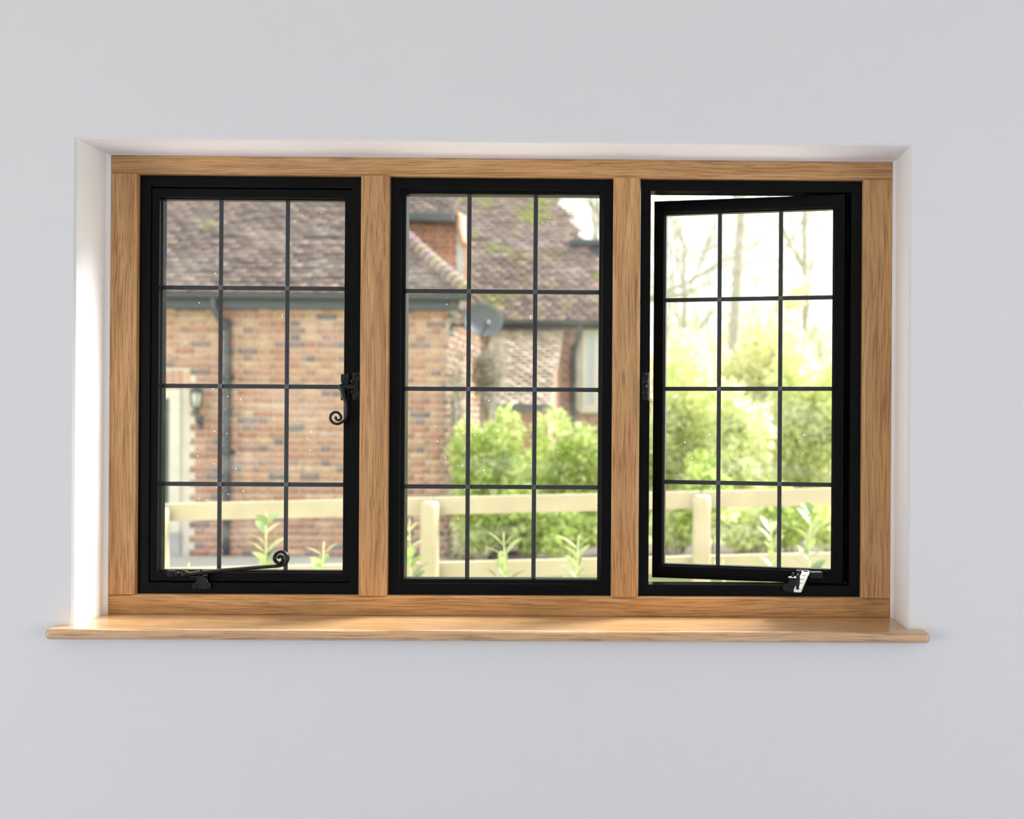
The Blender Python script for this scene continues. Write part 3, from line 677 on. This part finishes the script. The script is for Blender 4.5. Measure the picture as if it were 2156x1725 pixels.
pipe(H, H0, smooth([(dpx0, EYy, RZ - .06), (dpx0, EYy, RZ - .15), (dpx0 + .02, EYy + .03, RZ - .22), (dpx - .02, HYW - .08, RZ - .36), (dpx, HYW - .055, RZ - .46), (dpx, HYW - .055, .05)], 4), .036)
for z in (1.95, 1.15, .45):
    b = MB(); b.lathe([(.046, -.03), (.046, .03)], (dpx, HYW - .055, z), 'z', 12); b.box(dpx - .07, dpx + .07, HYW - .03, HYW - .005, z - .02, z + .02)
    b.build('pipe_bracket', M['gutter'], H, org=(dpx, HYW, z), porg=H0)

# wall lantern beside the doorway
lc = U(413, 838, HYW - .12)
t = empty('wall_lantern', (lc.x, HYW, lc.z)); tag(t, 'small black lantern on the cottage wall beside the doorway', 'lantern'); T0 = tuple(t.location)
b = MB(); b.lathe([(.035, -.17), (.045, -.15), (.03, -.12), (.045, -.10)], (lc.x, lc.y, lc.z), 'z', 6); b.lathe([(.075, .06), (.06, .09), (.02, .115), (.012, .14)], (lc.x, lc.y, lc.z), 'z', 6)
for k in range(6):
    a = 2 * PI * k / 6; b.tube([(lc.x + .044 * math.cos(a), lc.y + .044 * math.sin(a), lc.z - .10), (lc.x + .066 * math.cos(a), lc.y + .066 * math.sin(a), lc.z + .06)], .006, 5)
b.build('cage', M['gutter'], t, org=T0, porg=T0)
b = MB(); b.lathe([(.040, -.10), (.060, .06)], (lc.x, lc.y, lc.z), 'z', 6); b.build('lantern_glass', M['lamp_glass'], t, org=T0, porg=T0)
b = MB(); b.tube(smooth([(lc.x, HYW - .01, lc.z - .26), (lc.x, HYW - .07, lc.z - .27), (lc.x, lc.y, lc.z - .22), (lc.x, lc.y, lc.z - .16)], 4), .012, 8); b.box(lc.x - .03, lc.x + .03, HYW - .02, HYW - .004, lc.z - .34, lc.z - .18, .004, 1)
b.build('bracket', M['gutter'], t, org=T0, porg=T0)

# satellite dish at the corner of the cottage
dc = U(1012, 676, HYW + .1)
t = empty('satellite_dish', (HXC, HYW + .1, dc.z)); tag(t, 'dark grey satellite dish bracketed to the right corner of the brick cottage', 'satellite dish'); T0 = tuple(t.location)
b = MB(); prof = []
R0 = .225
for k in range(9): r_ = R0 * k / 8; prof.append((max(r_, .002), .07 * (r_ / R0) ** 2))
b.lathe(prof + [(R0 + .004, .066), (R0 * .5, .006), (.002, -.012)], (0, 0, 0), 'z', 28)
aim = Vector((.45, -.85, .18)).normalized()
bmesh.ops.transform(b.bm, matrix=Matrix.Translation(dc) @ aim.to_track_quat('Z', 'Y').to_matrix().to_4x4() @ Matrix.Diagonal((1.0, .84, 1, 1)), verts=list(b.bm.verts))
b.build('dish', M['dish'], t, org=T0, porg=T0)
b = MB(); b.tube([dc - aim * .01, dc - aim * .08 + Vector((-.03, 0, -.02)), (HXC + .02, HYW + .1, dc.z - .05)], .02, 8); b.box(HXC + .012, HXC + .03, HYW + .04, HYW + .16, dc.z - .16, dc.z + .06)
b.build('bracket', M['gutter'], t, org=T0, porg=T0)
b = MB(); q = dc + aim * .22 + Vector((0, 0, -.10)); b.tube([dc + Vector((0, 0, -.17)), q], .010, 6); b.lathe([(.03, -.03), (.03, .04)], q, 'z', 10)
b.build('receiver_arm', M['gutter'], t, org=T0, porg=T0)

# ---- brick gable wall rising behind the cottage roof
GY = 13.6
g0 = U(800, 610, GY); gx1 = U(962, 560, GY).x; gx0 = gx1 - 2.6; gzt = U(910, 459, GY).z; gzb = 2.6
T0 = (gx1 - 1, GY, gzb)
t = empty('brick_gable', T0); tag(t, 'dark red brick upper storey with pale corner board behind the cottage hip', 'building')
b = MB(); b.box(gx0, gx1, GY, GY + .25, 2.4, gzt); b.build('wall', M['mortar'], t, org=T0, porg=T0)
bricks(gx0, gx1, gzb, gzt, GY, M['brick_red'], t, T0, seed=11)
b = MB(); x0 = gx1 + .002; x1 = x0 + .10; b.box(x0, x1, GY - .03, GY + .10, gzb, gzt + .05); b.build('corner_board', M['white_board'], t, org=T0, porg=T0)
b = MB(); b.box(x1 + .002, x1 + .07, GY - .02, GY + .06, gzb, gzt - .3); b.build('brick_edge', M['terracotta'], t, org=T0, porg=T0)
ez = gzt + .03
roof_plane('roof', (gx0 - .1, GY - .28, ez), (gx1 + .02, GY - .28, ez), (0, .80, .6), 1.7, t, T0, M['tile'], seed=12)
b = MB(); b.box(gx0 - .1, gx1, GY - .30, GY, ez - .12, ez - .02); b.build('soffit', M['gutter'], t, org=T0, porg=T0)
b = MB(); b.tube(smooth([(gx1 + .12, GY - .06, ez - .42), (gx1 + .06, GY - .08, ez - .22), (gx1 + .04, GY - .08, ez + .02)], 4), .05, 8, flat=(.8, 1)); b.build('eaves_corbel', M['terracotta'], t, org=T0, porg=T0)

# ---- main house behind: big mossy roof, gutter, drainpipe, tall window, lean-to
BY = 15.2
T0 = (-1.5, BY, 0)
t = empty('brick_house', T0); tag(t, 'tall brick house behind the hedge under a large mossy tiled roof', 'building')
bez = U(1215, 684, BY).z; bx0 = U(962, 700, BY).x; bx1 = U(1300, 700, BY).x
b = MB(); b.box(bx0 - 1.5, bx1, BY, BY + .3, 0, bez); b.box(bx1 - .3, bx1, BY + .3, BY + 4.6, 0, bez); b.build('wall', M['mortar'], t, org=T0, porg=T0)
wx0, wx1, wz0, wz1 = U(1226, 800, BY).x, bx1 - .3, U(1240, 862, BY).z, U(1240, 694, BY).z
bricks(bx0 - 1.5, bx1, .1, bez, BY, M['brick_pink'], t, T0, holes=[(wx0, wx1, wz0, wz1)], seed=13)
b = MB(); b.ring((wx0, wx1, wz0, wz1), [(0, BY - .03), (.07, BY - .03), (.07, BY + .02), (0, BY + .02)]); b.box(wx0 + .22, wx0 + .27, BY - .02, BY + .02, wz0, wz1); b.box(wx0 - .03, wx1 + .03, BY - .07, BY + .02, wz0 - .06, wz0)
wf = b.build('window', M['cream'], t, org=(wx0, BY, wz0), porg=T0)
b = MB(); b.box(wx0 + .07, wx1 - .07, BY - .012, BY - .004, wz0 + .07, wz1 - .07); b.build('pane', M['pane'], wf, org=(wx0, BY, wz0), porg=(wx0, BY, wz0))
half_gutter(t, T0, (bx0 - 1.5, BY - .22, bez + .02), (bx1 + .25, BY - .22, bez + .02), .07)
b = MB(); b.box(bx0 - 1.5, bx1 + .2, BY - .16, BY - .13, bez - .08, bez + .1); b.build('fascia', M['gutter'], t, org=T0, porg=T0)
rs, rc = math.sin(math.radians(47)), math.cos(math.radians(47))
e1 = bx1 + .25
roof_plane('roof', (bx0 - 2.2, BY - .25, bez + .05), (e1, BY - .25, bez + .05), (0, rc, rs), 5.2, t, T0, M['tile_moss'], clip=lambda p: (e1 - p.x) * 1.0 >= (p.y - BY + .25) * .62 - .05, gauge=.105, seed=14)
b = MB(); k = 3.5; V = [(bx0 - 2.2, BY - .25, bez + .02), (e1, BY - .25, bez + .02), (e1 - k * .62, BY - .25 + k, bez + .02 + k * rs / rc), (bx0 - 2.2, BY - .25 + k, bez + .02 + k * rs / rc), (e1, BY + 5, bez + .02)]
vs = [b.bm.verts.new(v) for v in V]; b.bm.faces.new(vs[:4]); b.bm.faces.new((vs[1], vs[4], vs[2])); b.build('roof_boarding', M['bark'], t, org=T0, porg=T0)
px_ = U(1208, 800, BY).x; pt_ = U(1222, 692, BY).x
pipe(t, T0, smooth([(pt_, BY - .22, bez - .03), (pt_, BY - .22, bez - .12), (pt_ - .03, BY - .16, bez - .24), (px_ + .01, BY - .06, bez - .42), (px_, BY - .05, bez - .55), (px_, BY - .05, .1)], 4), .045)
# small dormer with dark gutter
dx0, dx1 = U(1214, 560, BY + 1.2).x, U(1285, 560, BY + 1.2).x; dz1 = U(1240, 520, BY + 1.2).z; dz0 = dz1 - .85
b = MB(); b.box(dx0, dx1, BY + 1.2, BY + 3.0, dz0 - .3, dz1); d1 = b.build('dormer', M['terracotta'], t, org=(dx0, BY + 1.2, dz0), porg=T0)
b = MB(); b.box(dx0 - .1, dx1 + .1, BY + .98, BY + 3.0, dz1, dz1 + .09); b.box(dx0 + .26, dx1 + .1, BY + 1.1, BY + 1.2, dz1 - .32, dz1); b.build('dormer_gutter', M['gutter'], d1, org=(dx0, BY + 1.2, dz1), porg=(dx0, BY + 1.2, dz0))
b = MB(); b.box(dx0 + .10, dx0 + .2, BY + 1.12, BY + 1.19, dz0 - .2, dz1); b.build('dormer_post', M['white_board'], d1, org=(dx0, BY + 1.2, dz0), porg=(dx0, BY + 1.2, dz0))
# lean-to with lichen-pale tiles
LY = 13.2
lx0, lx1 = U(990, 800, LY).x, U(1160, 800, LY).x; lzb = U(1080, 852, LY).z; lyt = BY - .02; lzt = U(1100, 688, lyt).z
up = Vector((0, lyt - LY, lzt - lzb)); Ln = up.length
roof_plane('lean_to_roof', (lx0, LY, lzb), (lx1, LY, lzb), up, Ln, t, T0, M['tile_pale'], seed=15)
b = MB(); b.prism([(LY, lzb - .04), (lyt, lzt - .04), (lyt, .05), (LY + .12, .05), (LY + .12, lzb - .04)], 'x', lx0 + .05, lx1 - .05); b.build('lean_to_wall', M['brick_pink'], t, org=T0, porg=T0)
b = MB(); b.box(lx0 + .2, lx1 + .02, lyt - .12, lyt - .02, lzt - .02, lzt + .10, .01, 1); b.build('lead_flashing', M['white_board'], t, org=T0, porg=T0)
b = MB(); b.box(lx0, lx1 + .02, LY - .03, LY + .02, lzb - .10, lzb - .01); b.build('lean_to_fascia', M['gutter'], t, org=T0, porg=T0)

# ---- fence of pale softwood: round-topped posts and two rails
FYY = 5.0
pts = [U(335, 1070, FYY), U(905, 1057, FYY), U(1478, 1043, FYY)]
sp_ = pts[1].x - pts[0].x
ft = empty('post_and_rail_fence', (pts[1].x, FYY, 0)); tag(ft, 'pale new softwood post and rail fence across the garden', 'fence'); F0 = tuple(ft.location)
xs = [pts[0].x - sp_, pts[0].x, pts[1].x, pts[2].x, pts[2].x + sp_]
def ftop(x): return U(905, 1057, FYY).z + (x - pts[1].x) * (pts[2].z - pts[0].z) / (pts[2].x - pts[0].x)
for x in xs:
    b = MB(); zt_ = ftop(x) + .002; b.lathe([(.050, 0), (.048, zt_ - .03), (.043, zt_ - .006), (.03, zt_)], (x, FYY, 0), 'z', 18)
    b.build('post', M['fence'], ft, org=(x, FYY, 0), porg=F0)
def rail(zoff, hh):
    for xa, xb in zip(xs, xs[1:]):
        b = MB(); za, zb = ftop(xa) + zoff, ftop(xb) + zoff; xa2, xb2 = xa - (-.004), xb - .004
        b.prism([(xa2, za - hh), (xb2, zb - hh), (xb2, zb), (xa2, za)], 'y', FYY + .052, FYY + .090, .003)
        b.build('rail', M['fence'], ft, org=((xa + xb) / 2, FYY + .07, (za + zb) / 2 - hh / 2), porg=F0)
rail(.018, .092); rail(.018 - .345, .090)

# ---- leaves, shrubs, trees
def leaf_cloud(rs_, n, shape, size, droop=0.3, aspect=.42):
    """n folded leaves; shape(rng)->positions (n,3), outward normals (n,3)"""
    P, O = shape(rs_, n)
    d = rs_.normal(size=(n, 3)) * .8 + O; d[:, 2] -= droop * rs_.random(n); d /= np.linalg.norm(d, axis=1)[:, None]
    r = rs_.normal(size=(n, 3)); s = np.cross(d, r); s /= np.linalg.norm(s, axis=1)[:, None]; u = np.cross(s, d)
    L = (size * rs_.uniform(.6, 1.25, n))[:, None]; W = L * aspect * .5
    b0 = P; b1 = P + d * L * .45 + s * W + u * L * .06; b2 = P + d * L - u * L * .08; b3 = P + d * L * .45 - s * W + u * L * .06
    V = np.stack([b0, b1, b2, b3], 1).reshape(-1, 3); i = np.arange(n)[:, None] * 4
    F = np.concatenate([i + np.array([0, 1, 2]), i + np.array([0, 2, 3])], 1).reshape(-1, 3)
    return V, F
def blobs(cs):
    """crown made of several ellipsoid clumps: leaves near the clump surfaces"""
    cs = np.array(cs, dtype=float)
    def f(rs_, n):
        k = rs_.choice(len(cs), n, p=cs[:, 3] * cs[:, 5] / (cs[:, 3] * cs[:, 5]).sum())
        v = rs_.normal(size=(n, 3)); v /= np.linalg.norm(v, axis=1)[:, None]
        rr = rs_.uniform(.35, 1.0, n) ** .5
        P = cs[k, :3] + v * cs[k, 3:6] * rr[:, None]
        P[:, 2] = np.maximum(P[:, 2], .04); return P, v
    return f
def clumps(rs_, c, R, m, sub=.42):
    """random clump centres filling an ellipsoid c, R"""
    out = []
    for _ in range(m):
        v = rs_.normal(size=3); v /= np.linalg.norm(v); q = rs_.uniform(.2, .85)
        s = sub * rs_.uniform(.7, 1.25)
        out.append([c[0] + v[0] * R[0] * q, c[1] + v[1] * R[1] * q, c[2] + v[2] * R[2] * q, R[0] * s, R[1] * s, R[2] * s])
    return out
def branches(b, base, tips, r0=.03, rng=rnd):
    for tp_ in tips:
        base_, tp_ = Vector(base), Vector(tp_); mid = base_.lerp(tp_, .5) + Vector((rng.uniform(-.1, .1), rng.uniform(-.1, .1), rng.uniform(0, .12)))
        b.tube([base_, mid, tp_], [r0, r0 * .6, r0 * .2], 5)
def shrub(name, cat, label, c, R, n, size, m, seed, m_clumps=14, group='garden shrubs beyond the fence', aspect=.42, sub=.42, stem='bark'):
    rs_ = np.random.RandomState(seed); base = Vector((c[0], c[1], 0.04))
    t = empty(name, base); tag(t, label, cat, group); cl = clumps(rs_, c, R, m_clumps, sub)
    V, F = leaf_cloud(rs_, n, blobs(cl), size, aspect=aspect)
    raw('foliage', V - np.array(base), F, M[m], t)
    b = MB(); branches(b, base, [q[:3] for q in cl[:10]], .022, random.Random(seed)); b.build('stems', M[stem], t, org=tuple(base), porg=tuple(base))
    return t
def at(px, py, Y): return U(px, py, Y)
# laurel hedge in front of the house (centre light)
def sh(px, ptop, pbot, Y, halfpx, n, size, m, name, cat, label, seed, **kw):
    top, bot = U(px, ptop, Y), U(px, pbot, Y); hw = halfpx / FPX * Y
    c = (top.x, Y, (top.z + bot.z) / 2); R = (hw, kw.pop('dy', min(hw, .6)), (top.z - bot.z) / 2)
    return shrub(name, cat, label, c, R, n, size, M_(m), seed, **kw)
def M_(m): return m
sh(1045, 862, 1160, 9.9, 85, 5200, .085, 'leaf_bright', 'laurel_bush', 'shrub', 'bright green rounded bush beside the cottage corner, highest in the centre window', 21)
sh(1200, 880, 1165, 10.1, 90, 5200, .085, 'leaf_bright', 'laurel_bush', 'shrub', 'bright green bush below the far drainpipe at the right of the centre window', 22)
sh(1105, 905, 1165, 10.6, 80, 4200, .085, 'leaf_bright', 'laurel_bush', 'shrub', 'bright green bush set back behind the low bush in the centre window', 28)
sh(1010, 1040, 1165, 9.6, 60, 2200, .07, 'leaf_bright', 'low_shrub', 'shrub', 'low green growth right of the cottage corner, behind the centre fence post', 29)
sh(1190, 1050, 1165, 9.5, 80, 3000, .07, 'leaf_bright', 'low_shrub', 'shrub', 'low green growth behind the rail at the right of the centre window', 30)
sh(1120, 985, 1165, 9.7, 80, 3600, .075, 'leaf_bright', 'laurel_bush', 'shrub', 'low green bush filling the gap between two taller bushes in the centre window', 23)
sh(975, 940, 1165, 10.0, 38, 1500, .07, 'leaf_olive', 'ivy', 'shrub', 'dull green ivy at the foot of the cottage corner', 24)
sh(1330, 850, 1165, 10.2, 70, 4000, .085, 'leaf_bright', 'laurel_bush', 'shrub', 'green bush behind the mullion between centre and right windows', 25)
# pale climber on the cottage corner
sh(962, 640, 1150, HYW - .1, 26, 2600, .05, 'leaf_pale', 'climbing_plant', 'climber', 'pale dry climber growing up the cottage corner below the dish', 26, dy=.12, sub=.5, m_clumps=20)
sh(1025, 700, 880, 11.0, 50, 2600, .05, 'leaf_pale', 'climbing_plant', 'climber', 'pale twiggy climber against the lean-to roof, right of the dish', 27, dy=.3, m_clumps=12)
# right light: yellow-green shrubs
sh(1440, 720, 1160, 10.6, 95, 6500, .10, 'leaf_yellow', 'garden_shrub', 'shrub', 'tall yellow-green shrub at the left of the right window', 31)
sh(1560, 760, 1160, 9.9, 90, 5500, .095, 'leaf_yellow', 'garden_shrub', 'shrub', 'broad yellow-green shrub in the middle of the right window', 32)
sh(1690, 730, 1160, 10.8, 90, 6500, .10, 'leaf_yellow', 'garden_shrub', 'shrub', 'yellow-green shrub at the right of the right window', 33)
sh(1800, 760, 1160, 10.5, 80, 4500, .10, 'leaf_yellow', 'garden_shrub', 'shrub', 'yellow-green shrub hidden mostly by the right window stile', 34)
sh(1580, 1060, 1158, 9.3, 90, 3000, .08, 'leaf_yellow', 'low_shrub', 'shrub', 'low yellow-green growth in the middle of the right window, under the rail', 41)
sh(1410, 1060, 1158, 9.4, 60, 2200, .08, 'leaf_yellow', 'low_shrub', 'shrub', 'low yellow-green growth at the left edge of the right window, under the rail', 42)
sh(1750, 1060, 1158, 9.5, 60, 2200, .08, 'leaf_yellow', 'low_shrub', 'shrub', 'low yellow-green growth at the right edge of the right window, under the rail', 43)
sh(1490, 960, 1160, 9.3, 70, 3000, .08, 'leaf_bright', 'low_shrub', 'shrub', 'low mid-green shrub behind the right fence post', 35)
sh(1660, 1010, 1150, 9.2, 60, 2500, .08, 'leaf_bright', 'low_shrub', 'shrub', 'low mid-green shrub behind the two tallest saplings', 36)
sh(1630, 660, 1000, 15.0, 140, 6000, .14, 'leaf_olive', 'background_shrub', 'shrub', 'olive thicket behind the yellow-green shrubs, right side', 37)
sh(1440, 660, 1000, 15.5, 120, 6000, .14, 'leaf_olive', 'background_shrub', 'shrub', 'olive thicket behind the yellow-green shrubs, left side', 38)
sh(1672, 575, 650, 14.0, 30, 220, .09, 'blossom', 'blossom_shrub', 'shrub', 'small shrub top covered in yellow blossom', 39, m_clumps=5)

def tree(label, base, height, seed, r0=.22, spread=.5, levels=5, leaf=None, nleaf=0, lsize=.1, first=.3, group=None, name='bare_tree', lean=(0, 0)):
    rg = random.Random(seed); V = []; F = []; tips = []
    def seg(p, q, ra, rb, sides):
        i0 = len(V); t = (q - p).normalized(); a = Vector((0, 0, 1)) if abs(t.z) < .9 else Vector((1, 0, 0)); u = t.cross(a).normalized(); w_ = t.cross(u)
        for c, r in ((p, ra), (q, rb)):
            for k in range(sides):
                an = 2 * PI * k / sides; V.append(tuple(c + (u * math.cos(an) + w_ * math.sin(an)) * r))
        for k in range(sides): F.append((i0 + k, i0 + (k + 1) % sides, i0 + sides + (k + 1) % sides, i0 + sides + k))
    def grow(p, d, L, r, lv):
        n = 4 if lv < 3 else 3; sides = 8 if lv == 0 else 5 if lv < 3 else 3
        for i in range(n):
            d = (d + Vector((rg.gauss(0, .13 if lv else .03), rg.gauss(0, .13 if lv else .03), rg.gauss(.02, .08)))).normalized()
            q = p + d * (L / n); r2 = r * (.86 if lv else .90); seg(p, q, r, r2, sides)
            if lv < levels and (lv > 0 or (i + 1) / n > first):
                for _ in range(2 if lv < levels - 1 else 3):
                    a = rg.uniform(0, 2 * PI); s = spread * rg.uniform(.7, 1.4)
                    sd_ = Vector((math.cos(a), math.sin(a), rg.uniform(-.1, .5))).normalized()
                    grow(q, (d * (1 - s * .5) + sd_ * s).normalized(), L * rg.uniform(.42, .66), r2 * .52, lv + 1)
            p, r = q, r2
        tips.append(tuple(p))
    grow(Vector((0, 0, 0)), Vector((lean[0], lean[1], 1)).normalized(), height * .55, r0, 0)
    t = empty(name, base); tag(t, label, 'tree', group or 'trees beyond the garden')
    raw('branches', V, F, M['bark'], t, smooth=True)
    if leaf and tips:
        rs_ = np.random.RandomState(seed); T = np.array(tips)
        def shp(rs2, n): k = rs2.choice(len(T), n); return T[k] + rs2.normal(size=(n, 3)) * .18, rs2.normal(size=(n, 3))
        V2, F2 = leaf_cloud(rs_, nleaf, shp, lsize); raw('foliage', V2, F2, M[leaf], t)
    return t
def tb(px, Y): p = U(px, 900, Y); return (p.x, Y, 0)
tree('tall bare tree with thick trunk seen through the middle column of the right window', tb(1540, 24), 17, 51, .16, .5, 4, 'leaf_olive', 300, .13, first=.62)
tree('bare tree left of the thick trunk in the right window', tb(1440, 27), 12, 52, .09, .6, 4, 'leaf_olive', 500, .13, first=.1)
tree('bare tree with fine twigs at the upper right of the right window', tb(1700, 22), 12, 53, .09, .6, 3, 'leaf_olive', 700, .12, first=.1)
tree('distant bare tree between the thick trunk and the right edge of the window', tb(1630, 38), 15, 54, .12, .6, 3, 'leaf_olive', 700, .16, first=.1)
tree('distant bare tree showing over the mossy roof in the centre window', tb(1230, 30), 17, 55, .26, .6, 4, 'leaf_olive', 1800, .14, first=.3)
tree('distant tree showing in the gap left of the open sash', tb(1390, 42), 13, 56, .11, .6, 4, 'leaf_olive', 700, .16, first=.1)
for i, (px, Y, lab) in enumerate(((1430, 52, 'hazy far tree at the left end of the tree line'), (1520, 58, 'hazy far tree behind the thick trunk'), (1600, 50, 'hazy far tree in the middle of the tree line'), (1720, 56, 'hazy far tree at the right end of the tree line'))):
    tree(lab, tb(px, Y), 8, 60 + i, .22, .6, 4, 'leaf_olive', 2500, .26, first=.05, name='far_tree')

# ---- young laurels planted between the window and the fence
def sapling(label, px, ptop, pbot, Y, seed, width=1.0):
    rg = random.Random(seed); top = U(px, ptop, Y); base = Vector((top.x + rg.uniform(-.04, .04), Y, 0.0))
    t = empty('laurel_sapling', base); tag(t, label, 'sapling', 'young laurels planted in front of the fence')
    V = []; F = []; b = MB()
    n = 11; z0 = .25
    stem = [base.lerp(top, k / 6) + Vector((rg.uniform(-.01, .01), rg.uniform(-.01, .01), 0)) * (0 < k < 6) for k in range(7)]
    b.tube(stem, [.007, .0065, .006, .0055, .005, .004, .002], 6)
    tot = int((top.z - z0) / .042)
    for i in range(tot):
        f = i / tot; z = z0 + (top.z - .02 - z0) * f; k = (z / top.z) * 6; j = min(5, int(k)); p = stem[j].lerp(stem[j + 1], k - j)
        for s in range(2):
            a = i * 2.4 + s * PI + rg.uniform(-.5, .5); upz = rg.uniform(.35, .95) + .4 * f
            d = Vector((math.cos(a), math.sin(a), upz)).normalized(); L = rg.uniform(.085, .135) * (1 - .3 * f) * width
            sd_ = d.cross(Vector((0, 0, 1))).normalized(); u = sd_.cross(d)
            i0 = len(V); W = L * .19
            for (tt, ww, uu) in ((0, .05, 0), (.3, .85, .0), (.6, 1.0, -.03), (.85, .6, -.09), (1, .02, -.15)):
                c = p + d * L * tt + u * L * uu
                V += [tuple(c + sd_ * W * ww + u * W * .25 * ww), tuple(c), tuple(c - sd_ * W * ww + u * W * .25 * ww)]
            for r_ in range(4):
                for c2 in (0, 1): q = i0 + r_ * 3 + c2; F.append((q, q + 1, q + 4, q + 3))
    b.build('stem', M['stem'], t, org=tuple(base), porg=tuple(base))
    raw('foliage', np.array(V) - np.array(base), F, M['leaf_sapling'], t, smooth=True)
for a in (('young laurel sapling between the lead strips of the left window, above the curled stay', 560, 1078, 1200, 4.2, 71, 1.25),
          ('young laurel sapling at the lower right of the left window', 682, 1140, 1200, 4.0, 72, 1.25),
          ('small laurel tip at the lower left corner of the left window', 398, 1185, 1200, 4.1, 73, .9),
          ('young laurel sapling left of the centre fence post', 862, 1092, 1200, 4.3, 74, 1.25),
          ('young laurel sapling in the middle column of the centre window', 1060, 1122, 1200, 4.1, 75, 1.2),
          ('young laurel sapling in the right column of the centre window', 1218, 1128, 1200, 4.1, 76, 1.25),
          ('young laurel sapling beside the right fence post, left column of the right window', 1522, 1178, 1200, 4.2, 77, .9),
          ('young laurel sapling in the middle column of the right window', 1622, 1092, 1200, 4.3, 78, 1.15),
          ('tallest laurel sapling, in the right column of the right window', 1708, 1058, 1200, 4.5, 79, 1.3)):
    sapling(*a)
